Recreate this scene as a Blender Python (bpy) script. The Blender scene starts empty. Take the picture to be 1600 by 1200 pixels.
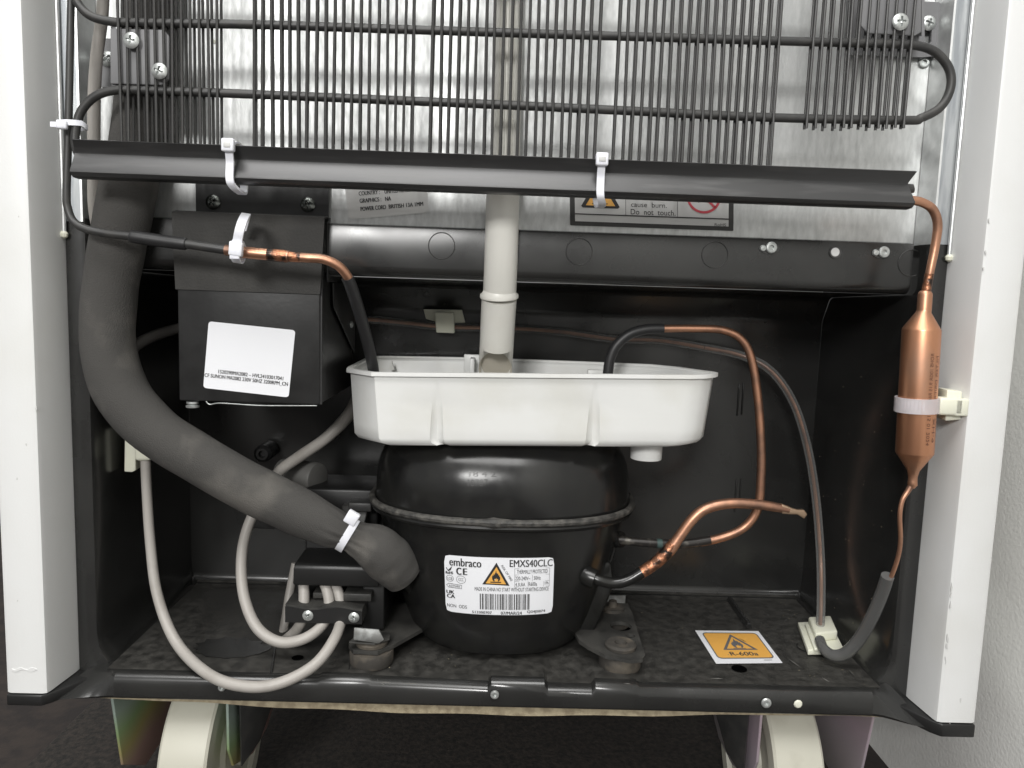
import bpy, bmesh, math, random
from mathutils import Vector, Matrix
random.seed(4)
S = bpy.context.scene
COL = S.collection
R = math.radians

# ------------------------------------------------------------------ camera
# metres; x right, y away from the viewer (y = 0 is the back edge of the cabinet), z up (z = 0 is the machine bay floor)
F_PX = 1202.0
PITCH, YAW, ROLL = R(6.514), R(0.9455), R(1.878)
CAM = Vector((-0.00366, -0.38382, 0.20959))
FW = Vector((math.sin(YAW)*math.cos(PITCH), math.cos(YAW)*math.cos(PITCH), -math.sin(PITCH)))
r0 = Vector((math.cos(YAW), -math.sin(YAW), 0)); u0 = r0.cross(FW)
RT = math.cos(ROLL)*r0 + math.sin(ROLL)*u0
UP = -math.sin(ROLL)*r0 + math.cos(ROLL)*u0
cd = bpy.data.cameras.new('camera'); cam = bpy.data.objects.new('camera', cd); COL.objects.link(cam)
cd.sensor_fit = 'HORIZONTAL'; cd.sensor_width = 36; cd.lens = 36*F_PX/1600; cd.clip_start = .01; cd.clip_end = 100
cam.matrix_world = Matrix(((RT.x, UP.x, -FW.x, CAM.x), (RT.y, UP.y, -FW.y, CAM.y), (RT.z, UP.z, -FW.z, CAM.z), (0, 0, 0, 1)))
S.camera = cam

# ------------------------------------------------------------------ light: one room lamp behind the photographer, dim room all round
W = bpy.data.worlds.new('World'); S.world = W; W.use_nodes = True
W.node_tree.nodes['Background'].inputs[0].default_value = (1.0, .995, .98, 1)
W.node_tree.nodes['Background'].inputs[1].default_value = .42
def area(name, loc, target, sx, sy, power, col):
    l = bpy.data.lights.new(name, 'AREA'); l.shape = 'RECTANGLE'; l.size = sx; l.size_y = sy; l.energy = power; l.color = col
    o = bpy.data.objects.new(name, l); COL.objects.link(o); o.location = loc
    o.rotation_euler = (Vector(target) - Vector(loc)).to_track_quat('-Z', 'Y').to_euler()
area('room_lamp', (-.42, -1.8, .9), (0, 0, .25), .45, .32, 23.5, (1, .99, .97))
area('ceiling_lamp', (-.3, -1.0, 2.2), (0, -.1, .2), 1.5, 1.1, 45, (1, .99, .97))
S.view_settings.view_transform = 'Standard'; S.view_settings.look = 'None'
S.view_settings.exposure = 0; S.view_settings.gamma = 1

# ------------------------------------------------------------------ measuring: a point of the photograph at a known depth or height
def ray(px, py): return FW + RT*((px-800)/F_PX) - UP*((py-600)/F_PX)
def P(px, py, Y):
    d = ray(px, py); return CAM + d*((Y-CAM.y)/d.y)
def Pz(px, py, z):
    d = ray(px, py); return CAM + d*((z-CAM.z)/d.z)
def mm(px, p): return px*(p-CAM).dot(FW)/F_PX

# ------------------------------------------------------------------ materials
MATS = {}
def mat(name, c, rough=.5, metal=0, c2=None, nscale=40, stretch=(1, 1, 1), lo=.4, hi=.6, bump=0, bscale=200, rough2=None, trans=0, coat=0, sss=0, detail=5):
    m = bpy.data.materials.new(name); m.use_nodes = True; nt = m.node_tree; b = nt.nodes['Principled BSDF']
    b.inputs['Base Color'].default_value = (*c, 1); b.inputs['Roughness'].default_value = rough; b.inputs['Metallic'].default_value = metal
    if trans: b.inputs['Transmission Weight'].default_value = trans; b.inputs['IOR'].default_value = 1.35
    if coat: b.inputs['Coat Weight'].default_value = coat; b.inputs['Coat Roughness'].default_value = .08
    if sss:
        b.inputs['Subsurface Weight'].default_value = sss; b.inputs['Subsurface Radius'].default_value = (.004, .004, .003); b.inputs['Subsurface Scale'].default_value = 1
    tc = nt.nodes.new('ShaderNodeTexCoord'); mp = nt.nodes.new('ShaderNodeMapping'); mp.inputs['Scale'].default_value = stretch
    nt.links.new(tc.outputs['Object'], mp.inputs['Vector'])
    if c2 or rough2 is not None:
        n = nt.nodes.new('ShaderNodeTexNoise'); n.inputs['Scale'].default_value = nscale; n.inputs['Detail'].default_value = detail
        nt.links.new(mp.outputs[0], n.inputs['Vector'])
        mr = nt.nodes.new('ShaderNodeMapRange'); mr.inputs[1].default_value = lo; mr.inputs[2].default_value = hi
        nt.links.new(n.outputs['Fac'], mr.inputs[0])
        if c2:
            mx = nt.nodes.new('ShaderNodeMix'); mx.data_type = 'RGBA'; mx.inputs[6].default_value = (*c, 1); mx.inputs[7].default_value = (*c2, 1)
            nt.links.new(mr.outputs[0], mx.inputs[0]); nt.links.new(mx.outputs[2], b.inputs['Base Color'])
        if rough2 is not None:
            m2 = nt.nodes.new('ShaderNodeMapRange'); m2.inputs[3].default_value = rough; m2.inputs[4].default_value = rough2
            nt.links.new(mr.outputs[0], m2.inputs[0]); nt.links.new(m2.outputs[0], b.inputs['Roughness'])
    if bump:
        n2 = nt.nodes.new('ShaderNodeTexNoise'); n2.inputs['Scale'].default_value = bscale; n2.inputs['Detail'].default_value = 3
        nt.links.new(mp.outputs[0], n2.inputs['Vector'])
        bp = nt.nodes.new('ShaderNodeBump'); bp.inputs['Strength'].default_value = bump; bp.inputs['Distance'].default_value = .001
        nt.links.new(n2.outputs['Fac'], bp.inputs['Height']); nt.links.new(bp.outputs[0], b.inputs['Normal'])
    MATS[name] = m; return m
M_white = mat('white_enamel', (.7, .705, .7), .35, bump=.05, bscale=900, c2=(.64, .64, .62), nscale=14, lo=.5, hi=.8)
M_galv = mat('galvanised_steel', (.66, .67, .665), .38, .75, c2=(.5, .51, .505), nscale=150, stretch=(3, 1, 1), lo=.3, hi=.75, rough2=.46, bump=.05, bscale=700, detail=8)
M_strip = mat('galvanised_strip', (.52, .54, .55), .4, .8, c2=(.36, .38, .4), nscale=50, stretch=(5, 1, .6), rough2=.5)
M_liner = mat('black_glossy_plastic', (.017, .017, .0165), .2, c2=(.022, .022, .021), nscale=25, rough2=.27)
M_liner.node_tree.nodes['Principled BSDF'].inputs['Specular IOR Level'].default_value = .65
M_tray = mat('dusty_black_plastic', (.016, .016, .015), .32, c2=(.058, .0555, .05), nscale=170, lo=.25, hi=.8, rough2=.7, bump=.2, bscale=1300, detail=14)
M_satin = mat('satin_black_paint', (.03, .03, .03), .42, c2=(.04, .039, .037), nscale=120, rough2=.5)
M_rail = mat('black_coated_steel', (.07, .07, .071), .34, .6, c2=(.1, .1, .1), nscale=90, stretch=(.3, 1, 3), lo=.5, hi=.75, rough2=.45)
M_comp = mat('compressor_black_paint', (.01, .01, .01), .2, c2=(.013, .013, .012), nscale=60, rough2=.27, bump=.05, bscale=120)
M_dustblack = mat('dusty_black_metal', (.02, .02, .019), .5, c2=(.05, .048, .043), nscale=70, lo=.3, hi=.7, rough2=.8, bump=.15, bscale=900, detail=12)
M_foam = mat('foam_insulation', (.06, .0575, .054), .95, c2=(.105, .099, .09), nscale=28, lo=.54, hi=.66, bump=.5, bscale=1600, detail=10)
M_tape = mat('foam_tape', (.038, .037, .035), .85, c2=(.06, .058, .054), nscale=35, lo=.5, hi=.8, bump=.3, bscale=700)
M_box = mat('fan_box_black', (.013, .013, .013), .4, c2=(.02, .02, .02), nscale=80, bump=.05, bscale=400)
M_copper = mat('copper', (.58, .31, .2), .38, .9, c2=(.15, .1, .082), nscale=62, lo=.46, hi=.76, rough2=.52, bump=.05, bscale=700, detail=9)
M_burnt = mat('brazed_copper', (.5, .22, .12), .4, .8, c2=(.045, .035, .03), nscale=190, lo=.4, hi=.6, rough2=.32, bump=.5, bscale=500)
M_sleeve = mat('black_rubber_sleeve', (.02, .02, .021), .45, bump=.05, bscale=500)
M_cord = mat('grey_pvc_cord', (.36, .34, .315), .45, c2=(.27, .25, .225), nscale=60, lo=.55, hi=.8)
M_nylon = mat('white_nylon', (.78, .79, .84), .4, sss=.15)
M_clip = mat('cream_plastic', (.72, .72, .6), .42, sss=.15)
M_pan = mat('white_plastic', (.74, .745, .73), .36, c2=(.64, .635, .585), nscale=22, lo=.48, hi=.82, bump=.04, bscale=160)
M_pipe = mat('ivory_pipe_plastic', (.74, .73, .68), .36, c2=(.68, .66, .6), nscale=30, lo=.55, hi=.8)
M_cut = mat('cut_pipe_end', (.56, .52, .44), .7)
M_zinc = mat('zinc_screw', (.6, .62, .61), .36, .7, c2=(.45, .47, .46), nscale=300)
M_darkscrew = mat('blackened_screw', (.16, .17, .16), .25, 1)
M_bracket = mat('grey_black_bracket', (.17, .17, .175), .5)
M_label = mat('label_paper', (.78, .79, .82), .45)
M_label2 = mat('grey_label_paper', (.55, .55, .54), .5)
M_ink = mat('label_ink', (.02, .02, .02), .6)
M_greyink = mat('grey_ink', (.12, .12, .125), .6)
M_orange = mat('warning_orange', (.76, .4, .085), .5)
M_red = mat('warning_red', (.5, .06, .08), .5)
M_rubber = mat('dusty_rubber', (.04, .036, .031), .8, c2=(.13, .11, .085), nscale=90, lo=.45, hi=.75)
M_wheel = mat('castor_nylon', (.47, .46, .39), .45, c2=(.4, .385, .32), nscale=70, lo=.5, hi=.8)
M_tan = mat('insulation_board', (.33, .28, .19), .9, c2=(.22, .18, .12), nscale=200, bump=.5, bscale=900)
M_mat = mat('dark_floor_mat', (.03, .024, .02), .9, c2=(.009, .008, .007), nscale=260, lo=.35, hi=.65, bump=1, bscale=420)
M_floor = mat('brown_floor', (.03, .022, .018), .75, c2=(.016, .012, .011), nscale=60, bump=.3, bscale=300)
M_plaster = mat('plaster', (.84, .84, .81), .85, bump=.3, bscale=420, c2=(.72, .715, .69), nscale=8)
M_ceil = mat('compressor_bead', (.03, .029, .027), .55, c2=(.1, .095, .085), nscale=260, lo=.4, hi=.7, rough2=.8, bump=.6, bscale=700)
M_black = mat('plain_black_plastic', (.013, .013, .013), .4, bump=.04, bscale=500)
M_hole = mat('hole_shade', (.002, .002, .002), 1); M_hole.node_tree.nodes['Principled BSDF'].inputs['Specular IOR Level'].default_value = 0  # dead black, paints the shade inside holes
# clear sleeve: mostly see-through with a glossy skin
m = bpy.data.materials.new('clear_sleeve'); m.use_nodes = True; nt = m.node_tree; nt.nodes.clear()
o = nt.nodes.new('ShaderNodeOutputMaterial'); mx = nt.nodes.new('ShaderNodeMixShader'); tr = nt.nodes.new('ShaderNodeBsdfTransparent'); gl = nt.nodes.new('ShaderNodeBsdfPrincipled'); lw = nt.nodes.new('ShaderNodeLayerWeight')
lw.inputs['Blend'].default_value = .35; gl.inputs['Roughness'].default_value = .15; gl.inputs['Base Color'].default_value = (.36, .36, .35, 1)
tr.inputs[0].default_value = (.82, .82, .82, 1)
mrn = nt.nodes.new('ShaderNodeMapRange'); mrn.inputs[3].default_value = .14; mrn.inputs[4].default_value = .85
nt.links.new(lw.outputs['Facing'], mrn.inputs[0]); nt.links.new(mrn.outputs[0], mx.inputs[0])
nt.links.new(tr.outputs[0], mx.inputs[1]); nt.links.new(gl.outputs[0], mx.inputs[2]); nt.links.new(mx.outputs[0], o.inputs[0]); M_clear = m
# iridescent zinc passivation of the castor forks
def iridescent(name, stops):
    m = bpy.data.materials.new(name); m.use_nodes = True; nt = m.node_tree; b = nt.nodes['Principled BSDF']
    b.inputs['Metallic'].default_value = .55; b.inputs['Roughness'].default_value = .38
    tc = nt.nodes.new('ShaderNodeTexCoord'); n = nt.nodes.new('ShaderNodeTexNoise'); n.inputs['Scale'].default_value = 16; n.inputs['Detail'].default_value = 1
    sp = nt.nodes.new('ShaderNodeSeparateXYZ'); nt.links.new(tc.outputs['Object'], sp.inputs[0]); nt.links.new(tc.outputs['Object'], n.inputs['Vector'])
    a = nt.nodes.new('ShaderNodeMapRange'); a.inputs[1].default_value = -.075; a.inputs[2].default_value = -.012
    nt.links.new(sp.outputs['Z'], a.inputs[0])
    s = nt.nodes.new('ShaderNodeMath'); s.operation = 'MULTIPLY_ADD'; s.inputs[1].default_value = .7; nt.links.new(n.outputs['Fac'], s.inputs[0]); nt.links.new(a.outputs[0], s.inputs[2])
    s2 = nt.nodes.new('ShaderNodeMath'); s2.operation = 'SUBTRACT'; s2.inputs[1].default_value = .35; nt.links.new(s.outputs[0], s2.inputs[0])
    cr = nt.nodes.new('ShaderNodeValToRGB'); e = cr.color_ramp.elements; e[0].position = stops[0][0]; e[0].color = (*stops[0][1], 1); e[1].position = stops[-1][0]; e[1].color = (*stops[-1][1], 1)
    for p, c in stops[1:-1]: e.new(p).color = (*c, 1)
    nt.links.new(s2.outputs[0], cr.inputs[0]); nt.links.new(cr.outputs[0], b.inputs['Base Color']); return m
M_iris = iridescent('iridescent_zinc', [(0, (.5, .32, .3)), (.22, (.52, .46, .2)), (.45, (.38, .54, .27)), (.7, (.45, .56, .5)), (1, (.3, .36, .33))])
M_iris2 = iridescent('pinkish_zinc', [(0, (.5, .46, .47)), (.35, (.56, .49, .54)), (.65, (.58, .47, .54)), (1, (.4, .34, .35))])

# ------------------------------------------------------------------ mesh helpers
def obj(name, verts, faces, material, parent=None, smooth=False, mats=None):
    me = bpy.data.meshes.new(name); me.from_pydata([tuple(v) for v in verts], [], faces); me.update()
    return omesh(name, me, material, parent, smooth)
def omesh(name, me, material, parent=None, smooth=False, angle=35):
    bm = bmesh.new(); bm.from_mesh(me); bmesh.ops.recalc_face_normals(bm, faces=bm.faces)
    if smooth:
        for f in bm.faces: f.smooth = True
        for e in bm.edges:
            if len(e.link_faces) == 2 and e.calc_face_angle(0) > R(angle): e.smooth = False
    bm.to_mesh(me); bm.free()
    me.materials.clear(); me.materials.append(material)
    o = bpy.data.objects.new(name, me); COL.objects.link(o)
    if parent:
        o.parent = parent
        if parent.type == 'EMPTY': o.location = -parent.location
    return o
def thing(name, label, cat, loc, group=None):
    o = bpy.data.objects.new(name, None); o.empty_display_size = .01; COL.objects.link(o); o.location = loc
    return tag(o, label, cat, group)
def tag(o, label, cat, group=None):
    o['label'] = label; o['category'] = cat
    if group: o['group'] = group
    return o
class MB:
    def __init__(s): s.v = []; s.f = []
    def add(s, v, f):
        n = len(s.v); s.v += [Vector(q) for q in v]; s.f += [[n+i for i in q] for q in f]; return s
    def box(s, x0, x1, y0, y1, z0, z1):
        return s.add([(x, y, z) for z in (z0, z1) for y in (y0, y1) for x in (x0, x1)], [(0, 1, 3, 2), (4, 5, 7, 6), (0, 1, 5, 4), (2, 3, 7, 6), (0, 2, 6, 4), (1, 3, 7, 5)])
    def prism(s, poly, d):
        n = len(poly); d = Vector(d); v = [Vector(p) for p in poly] + [Vector(p)+d for p in poly]
        return s.add(v, [list(range(n)), list(range(n, 2*n))] + [(i, (i+1) % n, n+(i+1) % n, n+i) for i in range(n)])
    def build(s, name, m, parent=None, bevel=0, smooth=False, seg=2):
        me = bpy.data.meshes.new(name); me.from_pydata([tuple(v) for v in s.v], [], s.f); me.update()
        if bevel:
            bm = bmesh.new(); bm.from_mesh(me); bmesh.ops.recalc_face_normals(bm, faces=bm.faces)
            ed = [e for e in bm.edges if len(e.link_faces) == 2 and e.calc_face_angle(0) > R(25)]
            bmesh.ops.bevel(bm, geom=ed, offset=bevel, segments=seg, profile=.5, affect='EDGES', clamp_overlap=True); bm.to_mesh(me); bm.free(); smooth = True
        return omesh(name, me, m, parent, smooth, 50)
def cat(pts, n=7, closed=False):
    """smooth path through points of any length of tuple"""
    out = []; N = len(pts)
    for i in range(N if closed else N-1):
        g = lambda k: pts[k % N] if closed else pts[max(0, min(N-1, k))]
        a, b, c, d = g(i-1), g(i), g(i+1), g(i+2)
        for k in range(n):
            t = k/n
            out.append([.5*(2*b[j] + (c[j]-a[j])*t + (2*a[j]-5*b[j]+4*c[j]-d[j])*t*t + (3*b[j]-a[j]-3*c[j]+d[j])*t**3) for j in range(len(b))])
    if not closed: out.append(list(pts[-1]))
    return out
def frames(pts, closed=False):
    N = len(pts); T = []
    for i in range(N):
        a = pts[(i-1) % N] if (closed or i > 0) else pts[0]; b = pts[(i+1) % N] if (closed or i < N-1) else pts[-1]
        T.append((b-a).normalized())
    n = T[0].orthogonal().normalized(); out = []
    for i in range(N):
        n = (n - T[i]*n.dot(T[i])).normalized(); out.append((T[i], n, T[i].cross(n)))
    return out
def tube_geo(path, seg=14, closed=False, flat=None):
    """path of (x,y,z,r)"""
    pts = [Vector(p[:3]) for p in path]; fr = frames(pts, closed); v = []; f = []
    for p, (T, n, b), q in zip(pts, fr, path):
        for k in range(seg):
            a = 2*math.pi*k/seg; v.append(p + q[3]*(math.cos(a)*n + math.sin(a)*b))
    N = len(pts)
    for i in range(N if closed else N-1):
        for k in range(seg):
            j = (i+1) % N; f.append((i*seg+k, i*seg+(k+1) % seg, j*seg+(k+1) % seg, j*seg+k))
    if not closed: f.append(tuple(range(seg))); f.append(tuple((N-1)*seg+k for k in range(seg)))
    return v, f
def px_path(pts, n=7):
    """(px, py, depth, radius in px) -> smooth (x,y,z,r)"""
    q = []
    for a, b, Y, r in pts:
        p = P(a, b, Y); q.append((p.x, p.y, p.z, mm(r, p)))
    return cat(q, n)
def tube(name, pts, m, parent=None, seg=14, n=7, part=None):
    path = px_path(pts, n)
    if part: path = path[int(part[0]*(len(path)-1)):int(part[1]*(len(path)-1))+1]
    v, f = tube_geo(path, seg); return obj(name, v, f, m, parent, True)
def lathe(name, c, axis, prof, m, parent=None, seg=28, shared=None):
    """prof: (distance along axis, radius)"""
    axis = Vector(axis).normalized(); n = axis.orthogonal().normalized(); b = axis.cross(n); c = Vector(c); v = []; f = []
    for h, r in prof:
        for k in range(seg):
            a = 2*math.pi*k/seg; v.append(c + axis*h + max(r, 1e-5)*(math.cos(a)*n + math.sin(a)*b))
    N = len(prof)
    for i in range(N-1):
        for k in range(seg): f.append((i*seg+k, i*seg+(k+1) % seg, (i+1)*seg+(k+1) % seg, (i+1)*seg+k))
    f.append(tuple(range(seg))); f.append(tuple((N-1)*seg+k for k in range(seg)))
    return obj(name, v, f, m, parent, True)
def strap(path, wdir, w, t, closed=True):
    """flat band of width w along wdir swept along points"""
    pts = [Vector(p) for p in path]; N = len(pts); wd = Vector(wdir).normalized(); v = []; f = []
    for i in range(N):
        a = pts[(i-1) % N] if (closed or i) else pts[0]; b = pts[(i+1) % N] if (closed or i < N-1) else pts[-1]
        T = (b-a).normalized(); nn = T.cross(wd).normalized()
        for s1, s2 in ((-1, -1), (1, -1), (1, 1), (-1, 1)): v.append(pts[i] + wd*(s1*w/2) + nn*(s2*t/2))
    for i in range(N if closed else N-1):
        j = (i+1) % N
        for k in range(4): f.append((i*4+k, i*4+(k+1) % 4, j*4+(k+1) % 4, j*4+k))
    if not closed: f += [(0, 1, 2, 3), tuple((N-1)*4+k for k in range(4))]
    return v, f
def curve2d(loops, thick=0):
    c = bpy.data.curves.new('outline', 'CURVE'); c.dimensions = '2D'; c.fill_mode = 'BOTH'; c.extrude = thick/2
    for L in loops:
        s = c.splines.new('POLY'); s.points.add(len(L)-1); s.use_cyclic_u = True
        for p, q in zip(s.points, L): p.co = (q[0], q[1], 0, 1)
    o = bpy.data.objects.new('outline', c); me = bpy.data.meshes.new_from_object(o); bpy.data.objects.remove(o); bpy.data.curves.remove(c)
    return [v.co.copy() for v in me.vertices], [tuple(p.vertices) for p in me.polygons]
def text2d(body):
    c = bpy.data.curves.new('outline', 'FONT'); c.body = body; c.resolution_u = 3
    o = bpy.data.objects.new('outline', c); me = bpy.data.meshes.new_from_object(o); bpy.data.objects.remove(o); bpy.data.curves.remove(c)
    return [v.co.copy() for v in me.vertices], [tuple(p.vertices) for p in me.polygons]
def circ(cx, cy, r, n=20, ry=None): return [(cx+r*math.cos(2*math.pi*k/n), cy+(ry or r)*math.sin(2*math.pi*k/n)) for k in range(n)]
def rrect(x0, x1, y0, y1, r, n=4):
    out = []
    for cx, cy, a in ((x1-r, y1-r, 0), (x0+r, y1-r, 90), (x0+r, y0+r, 180), (x1-r, y0+r, 270)):
        for k in range(n+1): t = R(a+90*k/n); out.append((cx+r*math.cos(t), cy+r*math.sin(t)))
    return out
class Print:
    """flat print collected in label coordinates (u right, v DOWN, both in label units) and laid on a surface by fn(u, v, h)"""
    def __init__(s, fn, h): s.fn = fn; s.h = h; s.v = []; s.f = []
    def geo(s, v, f):
        n = len(s.v); s.v += [s.fn(a[0], a[1], s.h) for a in v]; s.f += [tuple(n+i for i in q) for q in f]
    def text(s, body, u0, u1, v0, v1, rot=None, bold=0):
        v, f = text2d(body); xs = [p.x for p in v]; ys = [p.y for p in v]; a, b = min(xs), max(xs); c, d = min(ys), max(ys)
        q = [((p.x-a)/(b-a)*(u1-u0)+u0, v1-(p.y-c)/(d-c)*(v1-v0)) for p in v]
        if rot:
            ang, asp = rot; cu, cv = (u0+u1)/2, (v0+v1)/2; ca, sa = math.cos(ang), math.sin(ang)
            q = [(cu+(x-cu)*ca-(y-cv)*sa/asp, cv+(x-cu)*sa*asp+(y-cv)*ca) for x, y in q]
        s.geo(q, f)
        if bold: s.geo([(x+bold, y) for x, y in q], f)
    def rect(s, u0, u1, v0, v1): s.geo([(u0, v0), (u1, v0), (u1, v1), (u0, v1)], [(0, 1, 2, 3)])
    def poly(s, loops):
        v, f = curve2d(loops); s.geo(v, f)
    def frame(s, u0, u1, v0, v1, w, wv=None):
        wv = wv or w; s.rect(u0, u1, v0, v0+wv); s.rect(u0, u1, v1-wv, v1); s.rect(u0, u0+w, v0+wv, v1-wv); s.rect(u1-w, u1, v0+wv, v1-wv)
    def build(s, name, m, parent): return obj(name, s.v, s.f, m, parent)
def quad_fn(tl, tr, br, bl, nrm):
    tl, tr, br, bl = map(Vector, (tl, tr, br, bl)); nrm = Vector(nrm)
    return lambda u, v, h: (tl*(1-u)+tr*u)*(1-v) + (bl*(1-u)+br*u)*v + nrm*h
def sheet(fn, h, loop, name, m, parent, grid=None):
    v, f = curve2d([loop]); return obj(name, [fn(p.x, p.y, h) for p in v], f, m, parent)
def flame(cx, cy, w, h):
    """flame outline, v down, centred on its base"""
    k = [(-.30, 0), (-.46, -.18), (-.5, -.40), (-.40, -.58), (-.36, -.46), (-.27, -.70), (-.22, -.58), (-.06, -.82), (0, -1), (.05, -.80), (.16, -.66), (.22, -.78), (.28, -.52), (.36, -.62), (.40, -.46), (.5, -.34), (.46, -.14), (.30, 0),
         (.2, -.02), (.26, -.14), (.2, -.26), (.1, -.18), (.04, -.34), (-.06, -.2), (-.14, -.28), (-.22, -.14), (-.16, -.02)]
    return [(cx+a*w, cy+b*h) for a, b in k]

def dome_screw(parent, p, nrm, r, m=None, cross=True, name='screw'):
    """pan head with a sunk cross, facing nrm"""
    nrm = Vector(nrm).normalized(); a = Vector((0, 0, 1)); xa = a.cross(nrm)
    if xa.length < .1: xa = Vector((1, 0, 0))
    xa.normalize(); ya = nrm.cross(xa); rot = random.uniform(0, 1.5); RN, SG = 14, 48; v = []; f = []
    prof = [(i/RN) for i in range(RN+1)] + [1.0]
    for i, t in enumerate(prof):
        for k in range(SG):
            an = 2*math.pi*k/SG; u, w = t*math.cos(an), t*math.sin(an)
            h = .52*math.sqrt(max(0, 1-(.93*t)**2)) - .19
            if i == len(prof)-1: h = -.05
            cu, cw = u*math.cos(rot)+w*math.sin(rot), -u*math.sin(rot)+w*math.cos(rot)
            if cross and t < .56 and (abs(cu) < .105 or abs(cw) < .105): h -= .5*(1-t*.9)
            v.append(Vector(p) + r*(xa*u + ya*w + nrm*(h+.05)))
    for i in range(len(prof)-1):
        for k in range(SG): f.append((i*SG+k, i*SG+(k+1) % SG, (i+1)*SG+(k+1) % SG, (i+1)*SG+k))
    return obj(name, v, f, m or M_zinc, parent, True)
def rivet(parent, p, nrm, r, m=None, name='rivet'):
    return lathe(name, p, nrm, [(0, r), (.0006, r), (.0011, r*.86), (.0013, r*.6), (.0012, r*.42), (-.0006, r*.36), (-.0007, 0)], m or M_zinc, parent, 24)

# ------------------------------------------------------------------ the place: floor and wall
FZ = -.1245
def struct(o): o['kind'] = 'structure'; return o
struct(obj('floor', [(-6, -4, FZ), (.29, -4, FZ), (.29, 5, FZ), (-6, 5, FZ)], [(0, 1, 2, 3)], M_floor))
b = MB().box(Pz(70, 1180, FZ).x, .222, .012, .6, FZ, FZ+.006)
tag(b.build('floor_mat', M_mat, None, .002), 'dark fibrous mat lying on the floor beneath the cabinet', 'mat')
struct(MB().box(.29, .41, -4, 5, FZ, 2.4).build('wall', M_plaster))

# ------------------------------------------------------------------ cabinet
BPY = .042           # back sheet
cab = thing('refrigerator_cabinet', 'white refrigerator cabinet seen from behind with its machine bay open', 'refrigerator', (0, .3, FZ))
ZT = .62
def side_profile(sx, zb, name):
    # outer skin, rounded back edge, return face turning inward
    pr = [(.2568, .6), (.2568, .004), (.2556, .001), (.2535, 0), (.2372, 0), (.2352, .0008), (.2345, .003), (.2325, .024), (.2335, .6)]
    v = [(sx*x, y, z) for z in (zb, ZT) for x, y in pr]; n = len(pr)
    return obj(name, v, [(i, (i+1) % n, n+(i+1) % n, n+i) for i in range(n)] + [tuple(range(n)), tuple(range(n, 2*n))], M_white, cab, True)
side_profile(-1, -.0045, 'side_panel'); side_profile(1, -.0085, 'side_panel')
# chipped enamel and dried sealant on the right edge
def on_return(px, py):
    Y = .012
    for _ in range(20):
        p = P(px, py, Y); Y += (p.x - (.2345-.002*(Y-.003)/.021))*.9; Y = max(.0035, min(.0235, Y))
    return P(px, py, Y)
for px, py, w, h in [(1524, 322, 4, 12), (1530, 314, 8, 5), (1536, 330, 5, 9), (1528, 349, 9, 3), (1534, 356, 4, 12), (1527, 372, 7, 3), (1541, 318, 3, 8), (1521, 336, 3, 5)]:
    poly = []
    for k in range(8):
        a = k*math.pi/4; t = random.uniform(.6, 1.2); q = on_return(px+w*t*math.cos(a), py+h*t*math.sin(a)); poly.append(q+Vector((.0003, 0, 0)))
    MB().prism(poly, (-.0009, 0, 0)).build('sealant_flake', MATS['cut_pipe_end'], cab)
for px, py, h in [(1487, 918, 5), (1486, 930, 3), (1485, 945, 4), (1481, 998, 5), (1480, 1010, 3), (1478, 1032, 4), (1546, 345, 3), (1540, 395, 3), (1537, 420, 2), (1501, 1095, 3), (1484, 1133, 2), (41, 695, 1.6), (26, 748, 1.4), (29, 338, 1.2), (56, 638, 2), (27, 939, 1.2)]:
    poly = [P(px+random.uniform(-1, 1), py+h*math.sin(a)*1.5, -.0001)+Vector((.0003*math.cos(a), 0, 0)) for a in (0, .9, 1.8, 2.7, 3.6, 4.5, 5.4)]
    MB().prism(poly, (0, .0004, 0)).build('paint_chip', M_label2, cab)
poly = [P(18+i*5, 1045+2*math.sin(i*1.7), -.0003) for i in range(9)] + [P(18+i*5, 1048+2*math.sin(i*1.3), -.0003) for i in range(8, -1, -1)]
MB().prism(poly, (0, .0006, 0)).build('paint_ripple', M_white, cab)
# end caps
for sx, (pa, pb) in ((-1, ((22, 1092), (96, 1120))), (1, ((1450, 1134), (1520, 1165)))):
    z1 = P(*(pa if sx < 0 else pb), 0).z; zb, zt = (-.0112, -.0052) if sx < 0 else (-.0165, -.0092)
    b = MB().prism([(sx*.2555, -.0008, zb), (sx*.2375, -.0008, zb), (sx*.2335, .003, zb), (sx*.2165, .03, zb), (sx*.2165, .09, zb), (sx*.2555, .09, zb)], (0, 0, zt-zb))
    b.build('end_cap', M_black, cab, .0008)
# galvanised back sheet with its folded edge strips
bs = MB().box(-.2325, .2325, BPY, BPY+.001, .238, ZT).build('back_sheet', M_galv, cab)
for sx in (-1, 1):
    zb = P(90, 345, .026).z if sx < 0 else P(1503, 383, .026).z
    MB().box(min(sx*.2238, sx*.2325), max(sx*.2238, sx*.2325), .026, .0275, zb, ZT).build('edge_strip', M_strip, cab)
    MB().prism([(sx*.2238, .026, zb), (sx*.2228, .0262, zb), (sx*.2212, BPY-.0005, zb), (sx*.2224, BPY-.0005, zb)], (0, 0, ZT-zb)).build('strip_fold', M_galv, cab)
    zb2 = zb-.006
    q = [(sx*.2316, .0245, zb2, .0011), (sx*.2316, .0245, ZT, .0011)]; v, f = tube_geo(q, 10); wseam = obj('edge_bead', v, f, M_galv, cab, True)
    lathe('sealant_blob', (sx*.2316, .0242, zb2-.001), (0, 0, 1), [(-.002, .0006), (-.0012, .0018), (.0005, .0021), (.0016, .0013), (.002, 0)], M_clip, cab, 10)
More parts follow.
